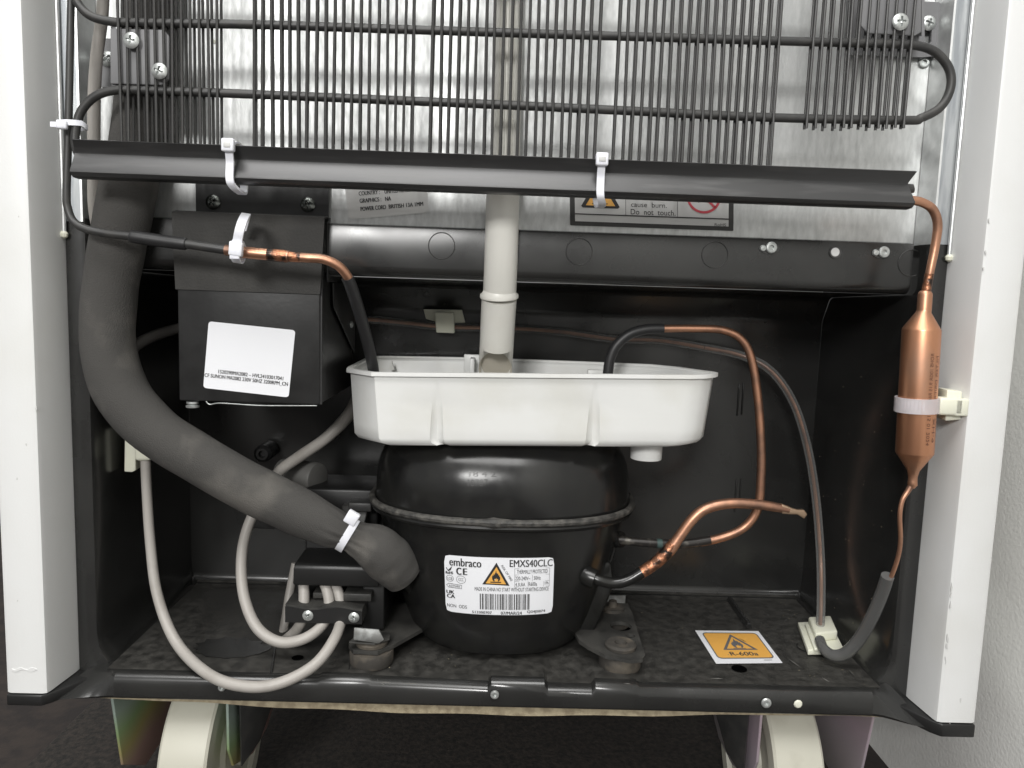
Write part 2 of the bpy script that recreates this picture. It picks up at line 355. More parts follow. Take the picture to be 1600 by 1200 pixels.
# machine bay: mounting flange, walls
def liner():
    m = MB()
    # rear wall with a big rounded cove into the ceiling and down to the floor
    prof = [(.148, .004), (.148, .02), (.148, .196), (.1478, .1985), (.1470, .2008), (.1400, .2122), (.1380, .2145), (.1345, .2156), (.12, .2160), (.08, .2168), (.046, .2174)]
    XL = .2185; v = []
    for y, z in prof: v += [(-XL, y, z), (XL, y, z)]
    m.add(v, [(2*i, 2*i+1, 2*i+3, 2*i+2) for i in range(len(prof)-1)])
    return m
o = liner().build('rear_wall', M_liner, cab, 0, True)
for p in o.data.polygons: p.use_smooth = True
# mounting flange across the top of the bay, rolled at its lower edge
zt = P(800, 357, .0365).z
prof = [(.0415, zt), (.0365, zt-.0008), (.0362, zt-.002), (.0360, .2232)]
for k in range(1, 7):
    a = R(86*k/6); prof.append((.0360+.0055*(1-math.cos(a)), .2232-.0055*math.sin(a)-.0002*k/6))
v = []
for y, z in prof: v += [(-.2185, y, z), (.2185, y, z)]
fl = obj('mounting_flange', v, [(2*i, 2*i+1, 2*i+3, 2*i+2) for i in range(len(prof)-1)], M_liner, cab, True)
for px, py in ((690, 384), (905, 393), (1117, 398), (1424, 411)):
    p = P(px, py, .0358); r = mm(20.5, p); path = [(p.x+r*math.cos(2*math.pi*k/36), .0359, p.z+r*math.sin(2*math.pi*k/36), .00022) for k in range(36)]
    v, f = tube_geo(path, 5, True); obj('knockout', v, f, M_satin, fl, True)
for px, py in ((1205, 387), (1381, 394)):
    p = P(px, py, .0355); rivet(fl, p, (0, -1, 0), mm(9, p))
    p2 = P(px-13, py+1, .0357); lathe('rivet_pin', p2, (0, -1, 0), [(0, mm(5.5, p2)), (.001, mm(4, p2)), (.0012, 0)], M_zinc, fl, 14)
    p3 = P(px-3, py+1, .0359); obj('slot', [(p3.x+mm(a[0], p3), .0358, p3.z+mm(a[1], p3)) for a in circ(0, 0, 16, 20, 9)], [tuple(range(20))], M_satin, fl)
p = P(1305, 394, .0357); lathe('hole_plug', p, (0, -1, 0), [(0, mm(9.5, p)), (.0003, mm(9.5, p)), (.0002, mm(7.5, p)), (-.0002, mm(7, p)), (-.0002, 0)], M_satin, fl, 20)
lathe('plug_core', p+Vector((0, -.0001, 0)), (0, -1, 0), [(0, mm(7, p)), (.0003, mm(6.5, p)), (.0003, 0)], M_label2, fl, 16)
# side walls of the bay: front flange face, then the wall going in, filleted to the floor
for sx in (-1, 1):
    zt2 = P(86, 340, .03).z if sx < 0 else P(1500, 384, .03).z
    v = []; f = []
    pr = [(.2322, .0285), (.2322, .0265), (.2250, .0262), (.2225, .0272), (.2212, .03), (.2206, .05), (.2185, .15)]
    pb = [(.2322, .0285), (.2322, .0265), (.2240, .0255), (.2165, .0265), (.2140, .03), (.2135, .05), (.2165, .15)]
    n = len(pr)
    levels = [(-.0088 if sx < 0 else -.0112, 1), (.0, 1), (.004, .55), (.009, .2), (.016, 0), (zt2, 0)]
    for z, t in levels:
        for a, b_ in zip(pr, pb): v.append((sx*(a[0]*(1-t)+b_[0]*t), a[1]*(1-t)+b_[1]*t, z))
    for i in range(len(levels)-1):
        for k in range(n-1): f.append((i*n+k, i*n+k+1, (i+1)*n+k+1, (i+1)*n+k))
    obj('side_wall', v, f, M_liner, cab, True)
# floor of the bay with front lip, ribs and steps
ty = .0135
tp = []
xs = [-.2135, -.12, -.0975, -.0955, -.07, -.068, -.005, -.003, .026, .028, .052, .054, .0765, .0785, .1, .16, .2135]
zs = [0, 0, 0, -.0022, -.0022, -.0008, -.0008, -.003, -.003, .0006, .0006, -.003, -.003, .0002, 0, 0, 0]
zs = [0, 0, 0, .0012, .0012, 0, -.0018, .0016, .0016, -.0018, -.0018, .0016, .0016, 0, 0, 0, 0]
rows = [(.1482, lambda z: .004), (.144, lambda z: .0008), (.138, lambda z: 0), (.06, lambda z: 0), (.03, lambda z: z*.5), (.0195, lambda z: z*.9)]
v = []
for y, g in rows:
    for x, z in zip(xs, zs): v.append((x, y, g(z)))
n = len(xs)
tray = obj('base_tray', v, [(i*n+k, i*n+k+1, (i+1)*n+k+1, (i+1)*n+k) for i in range(len(rows)-1) for k in range(n-1)], M_tray, cab, True)
rows = [(.0195, lambda z: z*.9), (.0178, lambda z: z), (.0158, lambda z: z-.0004), (.0142, lambda z: z-.0016), (.0132, lambda z: z-.0034), (.0128, lambda z: z*.6-.006), (.0125, lambda z: -.0118), (.0128, lambda z: -.0128), (.0138, lambda z: -.0136), (.05, lambda z: -.014)]
v = []
for y, g in rows:
    for x, z in zip(xs, zs): v.append((x, y, g(z)))
v = [(max(-.2068, min(.2068, a)), b_, c_) for a, b_, c_ in v]
lo_ = obj('front_lip', v, [(i*n+k, i*n+k+1, (i+1)*n+k+1, (i+1)*n+k) for i in range(len(rows)-1) for k in range(n-1)], M_liner, cab, True)
for e_ in lo_.data.polygons: e_.use_smooth = True
for px, py, r in ((773, 1085, 7), (1197, 1098, 8), (347, 1074, 6)):
    p = P(px, py, .0121); rivet(tray, p, (0, -1, 0), mm(r, p))
p = P(1247, 1100, .0121); lathe('foam_plug', p, (0, -1, 0), [(0, mm(7, p)), (.0008, mm(5, p)), (.001, 0)], M_clip, tray, 9)
for px, py, r in ((465, 1028, 9), (1155, 1045, 12)):
    p = Pz(px, py, .0004); obj('drain_hole', [(p.x+mm(r, p)*math.cos(a*.314), p.y+mm(r, p)*math.sin(a*.314), .0006) for a in range(20)], [tuple(range(20))], M_hole, tray)
for sx, dz in ((-1, 0), (1, -.0045)):
    cols = 10; v = []
    for i in range(cols+1):
        t = i/cols; q = t*t*(3-2*t)
        for (xa, ya, za), (xb, yb, zb) in (((.2065, .0300, -.0002), (.2150, .0300, -.0004)), ((.2065, .0178, .0000), (.2210, .0262, -.0006)), ((.2065, .0142, -.0017), (.2262, .0248, -.0030+dz*.6)), ((.2065, .0127, -.0060), (.2310, .0180, -.0062+dz)), ((.2065, .0125, -.0117), (.2365, .0045, -.0104+dz)), ((.2065, .0140, -.0137), (.2360, .0070, -.0114+dz)), ((.2065, .0300, -.0139), (.2360, .0300, -.0114+dz))):
            v.append((sx*(xa+(xb-xa)*t), ya+(yb-ya)*q, za+(zb-za)*q))
    obj('corner_gusset', v, [(7*i+k, 7*i+k+1, 7*i+8+k, 7*i+7+k) for i in range(cols) for k in range(6)], M_liner, cab, True)
v = []
for k in range(9):
    a = R(90*k/8); v += [(-.2165, .1479-.0065*(1-math.cos(a)), .0068-.0064*math.sin(a)), (.2165, .1479-.0065*(1-math.cos(a)), .0068-.0064*math.sin(a))]
obj('rear_fillet', v, [(2*i, 2*i+1, 2*i+3, 2*i+2) for i in range(8)], M_liner, cab, True)
for px, y0, y1 in ((1151, 748, 800), (1158, 748, 795), (1155, 600, 650), (1162, 598, 648)):
    a, b_ = P(px, y0, .1478), P(px, y1, .1478); MB().box(a.x-.0005, a.x+.0005, .1470, .1479, b_.z, a.z).build('wall_tab', M_liner, cab, .0004)
pts = []
for k in range(26):
    a = k*2*math.pi/26; t = 1+.12*math.sin(3.1*k)+.08*math.sin(5.7*k); pts.append(Pz(362+62*t*math.cos(a), 1012+15*t*math.sin(a), .0005))
obj('wear_patch', pts, [tuple(range(26))], M_liner, tray)
# raised ribs in the tray floor
def rib(a, b, w, h):
    a, b = Vector(a), Vector(b); d = (b-a).normalized(); s = Vector((d.y, -d.x, 0))*w/2
    MB().prism([a-s, a-s*.5+Vector((0, 0, h)), a+s*.5+Vector((0, 0, h)), a+s], b-a).build('tray_rib', M_liner, tray)
rib(Pz(1140, 938, .0005), Pz(1170, 981, .0005), .004, .003)
rib(Pz(430, 1008, .0001), Pz(424, 1052, .0001), .0016, .0008)
rib(Pz(549, 1010, .0001), Pz(545, 1054, .0001), .0016, .0008)
p = Pz(1275, 1012, .0003)
path = [(p.x+.0115*math.cos(t*.2+2.6), p.y+.009*math.sin(t*.2+2.6), .0004, .0004) for t in range(20)]
v, f = tube_geo(path, 5); obj('tray_ring', v, f, M_liner, tray, True)
# insulation board edge showing under the lip
xs2 = [-.215+i*.43/40 for i in range(41)]
v = []
for x in xs2:
    d = .0042*max(0, math.cos((x+.02)*9)) + .0004*math.sin(x*90)
    v += [(x, .016, -.0138), (x, .015, -.0148-d), (x, .06, -.0148-d)]
obj('insulation_board', v, [(3*i+k, 3*i+3+k, 3*i+4+k, 3*i+1+k) for i in range(40) for k in range(2)], M_tan, cab, False)
# underside closing board
MB().box(-.13, .13, .03, .55, -.0215, -.0195).build('underside_board', M_satin, cab)
# labels on the back sheet
fn = quad_fn(P(534, 255, BPY-.0004), P(664, 246, BPY-.0004), P(670, 332, BPY-.0004), P(545, 343, BPY-.0004), (0, -1, 0))
lab = sheet(fn, 0, rrect(0, 1, 0, 1, .06), 'specification_label', M_label2, cab)
pr = Print(fn, .0002)
for t, u0, u1, a in (('COUNTRY :', .16, .415, .565), ('UNITED KINGDOM', .475, .88, .565), ('GRAPHICS :', .16, .425, .695), ('NA', .475, .545, .695), ('POWER CORD', .16, .475, .84), ('BRITISH 13A 1MM', .51, .935, .84)):
    pr.text(t, u0, u1, a-.045, a+.03, bold=.004)
pr.build('lettering', M_ink, lab)
Yb = BPY-.0006
fn = quad_fn(P(889, 230, Yb), P(1147, 238, Yb), P(1146, 361, Yb), P(891, 352, Yb), (0, -1, 0))
frm = sheet(fn, 0, rrect(0, 1, .27, 1, .01), 'warning_label', M_satin, cab)
pr = Print(fn, .0002); pr.rect(.03, .969, .3, .945); pr.build('label_face', M_label2, frm)
pr = Print(fn, .0004); pr.rect(.03, .969, .843, .857); pr.rect(.338, .3405, .3, .843); pr.rect(.655, .6575, .3, .843)
pr.poly([[(.078, .765), (.292, .765), (.303, .745), (.195, .345), (.18, .345), (.068, .745)], [(.096, .735), (.276, .735), (.187, .42)]])
for k in range(3): pr.poly([[(.155+.02*k, .69), (.163+.02*k, .69), (.167+.02*k, .65), (.160+.02*k, .61), (.166+.02*k, .57), (.158+.02*k, .57), (.152+.02*k, .61), (.159+.02*k, .65)]])
pr.rect(.135, .23, .703, .715)
pr.text('High temperature', .37, .64, .48, .54); pr.text('surface  may', .37, .60, .575, .64); pr.text('cause  burn.', .372, .59, .672, .735); pr.text('Do  not  touch.', .37, .643, .762, .832); pr.text('RoHS', .883, .953, .908, .945)
pr.poly([[(.755, .52), (.785, .52), (.795, .64), (.783, .655)]])
pr.build('lettering', M_ink, frm)
pr = Print(fn, .0003); pr.poly([[(.096, .735), (.276, .735), (.187, .42)]]); pr.build('triangle_fill', M_orange, frm)
pr = Print(fn, .0005)
pr.poly([circ(.815, .572, .105, 36, .218), circ(.815, .572, .09, 36, .187)]); pr.poly([[(.745, .44), (.757, .42), (.89, .70), (.878, .72)]])
pr.build('prohibition_ring', M_red, frm)
p = P(1443, 98, BPY-.0002); rivet(bs, p, (0, -1, 0), mm(9, p))
p = P(336, 65, BPY-.0002); lathe('tape_spot', p, (0, -1, 0), [(0, .0012), (.0003, .0012), (.0003, 0)], M_clip, bs, 4)
# bracket plate of the fan box on the sheet
# refrigerant sticker on the tray
cs = [Pz(1086, 985, .0007), Pz(1185, 986, .0007), Pz(1223, 1036, .0007), Pz(1119, 1037, .0007)]
fn = quad_fn(*cs, (0, 0, 1))
lab = sheet(fn, 0, rrect(0, 1, 0, 1, .01), 'refrigerant_sticker', M_label, tray)
pr = Print(fn, .0002); pr.poly([rrect(.085, .925, .09, .86, .06)]); pr.build('orange_field', M_orange, lab)
pr = Print(fn, .0003); pr.poly([rrect(.075, .935, .078, .872, .07), rrect(.092, .918, .1, .85, .055)])
pr.poly([[(.24, .62), (.77, .62), (.505, .13)], [(.305, .585), (.705, .585), (.505, .21)]])
pr.poly([flame(.505, .56, .17, .3)]); pr.rect(.41, .6, .565, .578)
pr.text('R-600a', .3, .72, .68, .79, bold=.006); pr.rect(.75, .87, .915, .925)
pr.build('lettering', M_greyink, lab)

# ------------------------------------------------------------------ castors
def castor(sx, label, iris):
    wy = .066; wz = FZ+.054; xa, xb = (P(240, 1200, .012).x, P(318, 1200, .012).x) if sx < 0 else (P(1217, 1200, .012).x, P(1297, 1200, .012).x)
    wx = (xa+xb)/2; h = (xb-xa)/2
    c = thing('castor', label, 'castor', (wx, wy, FZ), 'castors under the cabinet')
    hubl, hubr = (h+.001, abs(wx)-.1526) if sx < 0 else (abs(wx)-.1526, h+.001)
    half = [(-h, .021), (-h+.003, .022), (-h+.003, .042), (-h, .043), (-h, .0525), (-h+.0014, .0537), (-.006, .054)]
    lathe('wheel', (wx, wy, wz), (1, 0, 0), [(-hubl, 0), (-hubl, .012), (-h, .0125)] + half + [(-a, r) for a, r in reversed(half)] + [(h, .0125), (hubr, .012), (hubr, 0)], M_wheel, c, 80)
    xo, xi = sx*.2135, sx*.1522
    MB().prism([(xo, .024, -.0148), (xo, .15, -.0148), (xo, .14, -.06), (xo, .1, -.08), (xo, .062, -.084), (xo, .0345, -.066)], (sx*.0016, 0, 0)).build('fork_plate', iris, c, .0004)
    MB().prism([(xi, .028, -.0148), (xi, .15, -.0148), (xi, .14, -.06), (xi, .1, -.08), (xi, .07, -.08), (xi, .036, -.066), (xi, .029, -.052)], (-sx*.0016, 0, 0)).build('fork_plate', iris, c, .0004)
    MB().box(min(xo, xi)-.001, max(xo, xi)+.001, .026, .15, -.0163, -.0150).build('top_plate', iris, c)
    xb, xc = sx*.1468, sx*.1350
    MB().prism([(xb, .036, -.0148), (xc, .062, -.0148), (xc, .062, -.040), (xc+(xb-xc)*.45, .052, -.060), (xb, .038, -.068)], (sx*.0012, .0012, 0)).build('brace_plate', M_satin, c, .0004)
castor(-1, 'left castor with greenish iridescent fork under the cabinet', M_iris)
castor(1, 'right castor with pinkish iridescent fork beside the plaster wall', M_iris2)

# ------------------------------------------------------------------ condenser
CY = .002
con = thing('condenser_coil', 'black wire and tube condenser coil fixed across the steel back sheet', 'condenser coil', (0, CY, .28))
rp = 6.8
A = [(112, -26), (120, 2), (140, 24), (175, 34), (220, 35.5), (400, 38.5), (600, 45), (800, 51.5), (1000, 57.5), (1200, 63.5), (1380, 68.5), (1430, 71), (1462, 82), (1483, 108), (1485, 138), (1470, 167), (1440, 184), (1410, 188), (1200, 183.5), (1000, 174), (800, 164.5), (600, 156), (400, 147.5), (220, 141), (180, 141), (150, 150), (128, 172), (119, 200), (118, 226), (126, 243), (150, 248), (400, 258), (900, 275), (1380, 292), (1412, 296)]
tube('tube', [(a, b, CY, rp) for a, b in A], M_satin, con, 14, 6)
tube('tube', [(1440, -26, CY, rp), (800, -45, CY, rp), (210, -62, CY, rp), (160, -60, CY, rp), (126, -48, CY, rp), (112, -26, CY, rp)], M_satin, con, 12)
XW = [184.4, 198.6, 213.6, 227.6, 241.3, 255, 268.7, 283, 297, 311, 325, 339, 397, 410, 424, 439, 452, 465.5, 480, 495, 509, 523, 536.5, 551, 564, 577.5, 592, 606, 619.5, 634, 647,
      676, 690, 704, 717.5, 731.5, 745, 760, 772.5, 787, 800, 813.5, 827.5, 841.5, 855, 869, 883, 897, 911, 924, 938, 968, 981, 995.5, 1009, 1023, 1036, 1050, 1064, 1077.5, 1091, 1104.5, 1118, 1132, 1146, 1160, 1174, 1188, 1202.5, 1217.5,
      1271, 1285, 1299, 1314, 1328, 1341, 1355, 1368, 1382.5, 1396, 1410, 1424]
wme = None
RW = .00070
for i, xw in enumerate(XW):
    yt = 34 + (xw-200)*.0295
    p = P(xw, yt, CY-.0027)
    last = xw > 1250
    # condenser bars lean a little with the frame: foot positions measured lower down
    yb_ = 139 + (xw-200)*.0385; xb = xw + (437-xw)/11263*(yb_-yt) + random.uniform(-.9, .9) + (1.5 if xw < 190 else 0)
    q = P(xb, yb_, CY-.0027)
    for side in (0, 1):
        a = Vector(p); b2 = Vector(q)
        if side: off = .0054; sh = (0 if xw < 350 else -.0008 if xw < 660 else 0 if xw < 950 else .0004 if xw < 1250 else .0010) + random.uniform(-.0002, .0002); a += Vector((sh, off, 0)); b2 += Vector((sh + random.uniform(-.00015, .00015), off, 0))
        d = (a-b2)/(a.z-b2.z)
        zt_ = .44; zb_ = (P(xw, 200, CY).z - random.uniform(0, .001)) if last else P(xw, 240+(xw-115)*.038, CY).z
        a2 = b2 + d*(zt_-b2.z); b3 = b2 + d*(zb_-b2.z)
        if wme is None:
            v, f = tube_geo([(0, 0, 0, RW), (0, 0, 1, RW)], 8); o = obj('wire', v, f, M_satin, con, True); wme = o.data
        else:
            o = bpy.data.objects.new('wire', wme); COL.objects.link(o); o.parent = con
        o.location = b3 - con.location; o.rotation_mode = 'QUATERNION'; o.rotation_quaternion = (a2-b3).to_track_quat('Z', 'Y'); o.scale = (1, 1, (a2-b3).length)
# brackets
Yk = CY-.0010
def pxpoly(pts, Y): return [P(a, b, Y) for a, b in pts]
b = MB().prism(pxpoly([(172, 44), (172, 131), (252, 133), (264, 124), (264, 56), (255, 46)], Yk), (0, .0012, 0))
bk = b.build('bracket', M_bracket, con, .0005)
MB().prism(pxpoly([(158, 60), (158, 136), (176, 136), (176, 60)], BPY-.004), (0, .0015, 0)).build('bracket_foot', M_bracket, bk)
MB().prism([P(176, 40, Yk+.0012), P(176, 134, Yk+.0012), P(173, 134, BPY-.003), P(173, 40, BPY-.003)], (.0015, 0, 0)).build('bracket_web', M_bracket, bk)
for px, py in ((205, 63), (249, 111)):
    p = P(px, py, CY-.0038); dome_screw(con, p, (0, -1, 0), mm(12.5, p))
    p = p + Vector((0, .001, 0)); v, f = tube_geo([(p.x, p.y, p.z, .0016), (p.x, Yk+.0008, p.z, .0016)], 8); obj('screw_shank', v, f, M_zinc, con, True)
p = P(168, 92, BPY-.0045); dome_screw(con, p, (0, -1, 0), mm(12, p))
b = MB().prism(pxpoly([(1345, -60), (1345, 40), (1356, 52), (1430, 56), (1440, 50), (1440, -60)], Yk), (0, .0012, 0))
bk = b.build('bracket', M_bracket, con, .0005)
loopo = [(1325, -60), (1325, 86), (1440, 90), (1462, 88), (1472, 70), (1474, 14), (1466, 4), (1440, 3), (1440, -60)]
slot = [(1443, 40), (1455, 40), (1454, 66), (1449, 69), (1444, 66)]
k = [(P(a, b_, BPY-.004).x, P(a, b_, BPY-.004).z) for a, b_ in loopo]; k2 = [(P(a, b_, BPY-.004).x, P(a, b_, BPY-.004).z) for a, b_ in slot]
v, f = curve2d([k, k2], .0015); obj('bracket_foot', [(p.x, BPY-.004+p.z, p.y) for p in v], f, M_bracket, bk)
MB().prism([P(1440, -40, Yk+.0012), P(1440, 56, Yk+.0012), P(1432, 56, BPY-.003), P(1432, -40, BPY-.003)], (.0015, 0, 0)).build('bracket_web', M_bracket, bk)
p = P(1407, 34, CY-.0038); dome_screw(con, p, (0, -1, 0), mm(13, p))
v, f = tube_geo([(p.x, p.y+.001, p.z, .0016), (p.x, Yk+.0008, p.z, .0016)], 8); obj('screw_shank', v, f, M_zinc, con, True)
p = P(1451, 36, BPY-.0048); dome_screw(con, p, (0, -1, 0), mm(11.5, p))

# ------------------------------------------------------------------ drip rail
ra, rb = P(113, 218, -.0105), P(1433, 268, -.0105)
prof = [(-.0105, 0), (-.0068, -.0052), (-.0066, -.0060), (-.0112, -.0152), (-.0114, -.0160), (-.0100, -.0176), (-.0085, -.0184), (-.0035, -.0186), (-.0035, -.0176), (-.0082, -.0174), (-.0102, -.0156), (-.0054, -.0064), (-.0056, -.0046), (-.0094, .0005)]
# profile drawn to the four edges seen in the photograph
hx = ra.x; n = len(prof); v = []
e = [ra, rb]
for i in range(25):
    t = i/24; c = ra.lerp(rb, t)
    for y, z in prof: z *= .925; v.append((c.x - (.0012 if (i == 0 and z < -.004) else 0) - (.0018 if (i == 24 and -.007 < z < -.004) else 0), c.y+.0105+y+.0003*math.sin(t*9), c.z+z))
rail = obj('drip_rail', v, [(i*n+k, i*n+(k+1) % n, (i+1)*n+(k+1) % n, (i+1)*n+k) for i in range(24) for k in range(n)] + [tuple(range(n)), tuple(24*n+k for k in range(n))], M_rail, None, True)
tag(rail, 'black channel rail clipped over the lowest run of the condenser', 'rail')

# ------------------------------------------------------------------ hot gas pipe on the left with copper joint
hg = thing('discharge_pipe', 'thin black pipe bending under the rail to a copper joint', 'pipe', P(205, 370, .002))
tube('pipe', [(116, -230, .0045, 5.6), (112, -40, .0045, 5.6), (109, 100, .0045, 5.7), (107, 200, .0045, 5.8), (104, 300, .004, 6), (106, 325, .004, 6), (115, 346, .0035, 6.2), (135, 358, .003, 6.5), (170, 365, .003, 6.6), (205, 369, .003, 6.8), (290, 381, .003, 7.2), (358, 391, .003, 7.6)], M_satin, hg)
tube('heat_shrink', [(204, 369, .003, 8), (210, 370, .003, 10), (250, 376, .003, 9.8), (284, 380.5, .003, 9.8), (291, 381.5, .003, 9)], M_sleeve, hg)
tube('copper_tube', [(352, 390.5, .003, 8.2), (380, 394, .003, 9), (410, 397, .003, 9.2), (448, 400.5, .003, 9.2), (452, 401, .003, 7.8), (480, 403, .003, 7.4), (505, 405, .0035, 7.4), (528, 415, .005, 7.4), (543, 432, .008, 7.4), (550, 450, .012, 7.4)], M_copper, hg)
tube('brazed_joint', [(418, 397.8, .003, 9.5), (425, 398.5, .003, 9.7), (446, 400.5, .003, 9.7), (452, 401, .003, 8.1), (470, 402.5, .003, 7.8)], M_burnt, hg, 14, 5)
tube('sleeve', [(543, 434, .0085, 9.6), (551, 455, .0125, 9.8), (562, 490, .02, 9.6), (573, 530, .029, 9.3), (582, 570, .04, 9), (586, 600, .046, 9)], M_sleeve, hg)

# ------------------------------------------------------------------ ribbed duct and drain pipe
dp = thing('drain_pipe', 'ivory plastic drain pipe dropping down into the white pan', 'drain pipe', P(775, 575, .07))
Yp = .034
tube('ribbed_duct', [(800, -230, Yp-.006, 22), (793, 100, Yp-.006, 22), (790, 300, Yp-.006, 22)], M_pipe, dp, 24, 2)
for dx in (-15, -6, 4, 13):
    w = math.sqrt(max(0, 22*22-dx*dx))
    tube('duct_rib', [(800+dx, -230, Yp-.006-.000355*w, 3.4), (793+dx, 100, Yp-.006-.000355*w, 3.4), (790+dx, 290, Yp-.006-.000355*w, 3.4)], M_pipe, dp, 8, 2)
tube('upper_pipe', [(787, 285, Yp-.006, 26), (786, 300, Yp-.006, 26), (783, 400, .0345, 26.2), (780.5, 462, .042, 26)], M_pipe, dp, 28)
tube('collar', [(780, 459, .042, 27), (780, 460, .042, 30), (780, 465, .0425, 30), (780, 467, .0425, 27)], M_pipe, dp, 28, 2)
# lower pipe with slanted cut end
path = px_path([(780, 465, .0425, 27.5), (778, 500, .048, 27), (776, 540, .055, 26.5)], 5) + px_path([(774, 578, .062, 26.2), (774, 578.5, .062, 26.2)], 1)[:1]
v, f = tube_geo(path, 40); last = len(path)-1; tip = Vector(path[-1][:3])
for k in range(40): v[last*40+k].z -= (v[last*40+k].y-tip.y)*1.75
obj('lower_pipe', v, f[:-1], M_pipe, dp, True)
ring = [v[last*40+k] for k in range(40)]; cen = sum(ring, Vector())/40
inner = [cen+(q-cen)*.9+Vector((0, .0003, .0008)) for q in ring]; deep = [q+Vector((0, .0012, .0012)) for q in inner]
obj('cut_end', ring+inner+deep, [(k, (k+1) % 40, 40+(k+1) % 40, 40+k) for k in range(40)] + [(40+k, 40+(k+1) % 40, 80+(k+1) % 40, 80+k) for k in range(40)] + [tuple(range(80, 120))], M_cut, dp)

# ------------------------------------------------------------------ evaporation pan
pan = thing('evaporation_pan', 'white plastic water pan resting on top of the black compressor', 'pan', P(830, 698, .085))
ztop, zbot = .1668, P(800, 697, .035).z
zb0 = zbot
TILT = .023          # the pan sits a little higher on its right
def outline(t):
    """t = 0 rim .. 1 bottom"""
    e = t; yf = .0310+.0025*e
    pts = [(-.0715+.003*e, yf)]
    def groove(cx, w, d):
        s_ = max(0, min(1, (t-.06)*1.3)); dd = d*s_; w = w*(.5+.5*s_)
        return [(cx-w, yf), (cx-w*.55, yf+dd*.75), (cx, yf+dd), (cx+w*.55, yf+dd*.75), (cx+w, yf)]
    pts += groove(-.0372, .0038, .0036) + groove(.0487, .0038, .0036)
    pts += [(.099-.004*e, yf), (.107-.004*e, yf+.0025), (.1135-.0035*e, yf+.008), (.1165-.0035*e, yf+.0135), (.1155-.003*e, yf+.019), (.109-.002*e, .063), (.103, .078), (.090, .094), (.05, .110-.004*e), (-.02, .134-.006*e), (-.078, .1415-.008*e), (-.087, .140-.008*e), (-.0905+.002*e, .134-.006*e), (-.089+.003*e, .06), (-.088+.003*e, .050)]
    return pts
lv = [0, .06, .12, .2, .35, .55, .75, .9, .965, 1]
v = []; f = []; n = len(outline(0))
for t in lv:
    g = 0 if t < .96 else (.0012 if t < 1 else .004)
    o_ = outline(t); cx = sum(a for a, b_ in o_)/n; cy = sum(b_ for a, b_ in o_)/n
    for a, b_ in o_:
        k = 1 - g/.06; v.append((cx+(a-cx)*k, cy+(b_-cy)*k, ztop+(zbot-ztop)*t+TILT*a))
for i in range(len(lv)-1):
    for k in range(n): f.append((i*n+k, i*n+(k+1) % n, (i+1)*n+(k+1) % n, (i+1)*n+k))
f.append(tuple((len(lv)-1)*n+k for k in range(n)))
me = bpy.data.meshes.new('body'); me.from_pydata(v, [], f)
body = omesh('body', me, M_pan, pan, True, 40)
sm = body.modifiers.new('thickness', 'SOLIDIFY'); sm.thickness = .0018; sm.offset = -1
rim = [Vector((a, b_, ztop+.0002+TILT*a)) for a, b_ in outline(0)]
cx = sum(p.x for p in rim)/n; cy = sum(p.y for p in rim)/n
path = []
for p in rim:
    d = Vector((p.x-cx, p.y-cy, 0)).normalized(); path.append(p + d*.0006)
# rim bead, flattened
v, f = strap(path, (0, 0, 1), .0022, .0034); obj('rim', v, f, M_pan, pan, True)
p = P(1010, 700, .055); lathe('spout', (p.x, .055, zbot+.002), (0, 0, -1), [(0, .0092), (.0108, .009), (.0112, .0082), (.0112, .0066), (.003, .0066), (.003, 0)], M_pan, pan, 24)
MB().box(-.0235, -.0205, .118, .133, .14, .1682).build('pan_rib', M_pan, pan, .0005)
MB().box(-.028, -.0125, .1315, .1345, .155, .1698).build('pan_tab', M_pan, pan, .0006)
MB().prism([(-.078, .1285, .158), (-.074, .1285, .158), (-.076, .1285, .164)], (0, .003, 0)).build('moulding_mark', M_pan, pan)
MB().box(.052, .064, .1, .103, .14, .165).build('pan_rib', M_pan, pan, .0005)

# ------------------------------------------------------------------ compressor
CX, CYC = .0005, .0905
cmp_ = thing('compressor', 'glossy black hermetic compressor with white label under the pan', 'compressor', (CX, CYC, 0))
EX = 2.35
def sup(a, ra_, rb_):
    c, s = math.cos(a), math.sin(a)
    return ra_*math.copysign(abs(c)**(2/EX), c), rb_*math.copysign(abs(s)**(2/EX), s)
def shell(name, levels, m, seg=72):
    v = []; f = []
    for z, a_, b_ in levels:
        for k in range(seg):
            x, y = sup(2*math.pi*k/seg, a_, b_); v.append((CX+x, CYC+y, z))
    for i in range(len(levels)-1):
        for k in range(seg): f.append((i*seg+k, i*seg+(k+1) % seg, (i+1)*seg+(k+1) % seg, (i+1)*seg+k))
    f.append(tuple(range(seg))); f.append(tuple((len(levels)-1)*seg+k for k in range(seg)))
    return obj(name, v, f, m, cmp_, True)
LOW = [(.0015, .042, .043), (.002, .0455, .0465), (.004, .0510, .0508), (.009, .0550, .0535), (.02, .0596, .0555), (.035, .0646, .0569), (.05, .0692, .0578), (.065, .0734, .0583), (.0835, .0775, .0588)]
def low_at(z):
    for (z0, a0, b0), (z1, a1, b1) in zip(LOW, LOW[1:]):
        if z0 <= z <= z1:
            t = (z-z0)/(z1-z0); return a0+(a1-a0)*t, b0+(b1-b0)*t
    return LOW[-1][1:]
shell('lower_shell', LOW, M_comp)
TOPZ = zbot-.001
up = [(.083, .0782, .0592), (.088, .0785, .0595), (.097, .0782, .0590)]
for k in range(1, 8):
    a = R(90*k/7); up.append((.097+(TOPZ-.097)*math.sin(a), .0782-.019*(1-math.cos(a)), .0590-.019*(1-math.cos(a))))
up += [(TOPZ+.0001, .03, .02)]
dome = shell('upper_shell', up, M_comp)
seg = 160; path = []
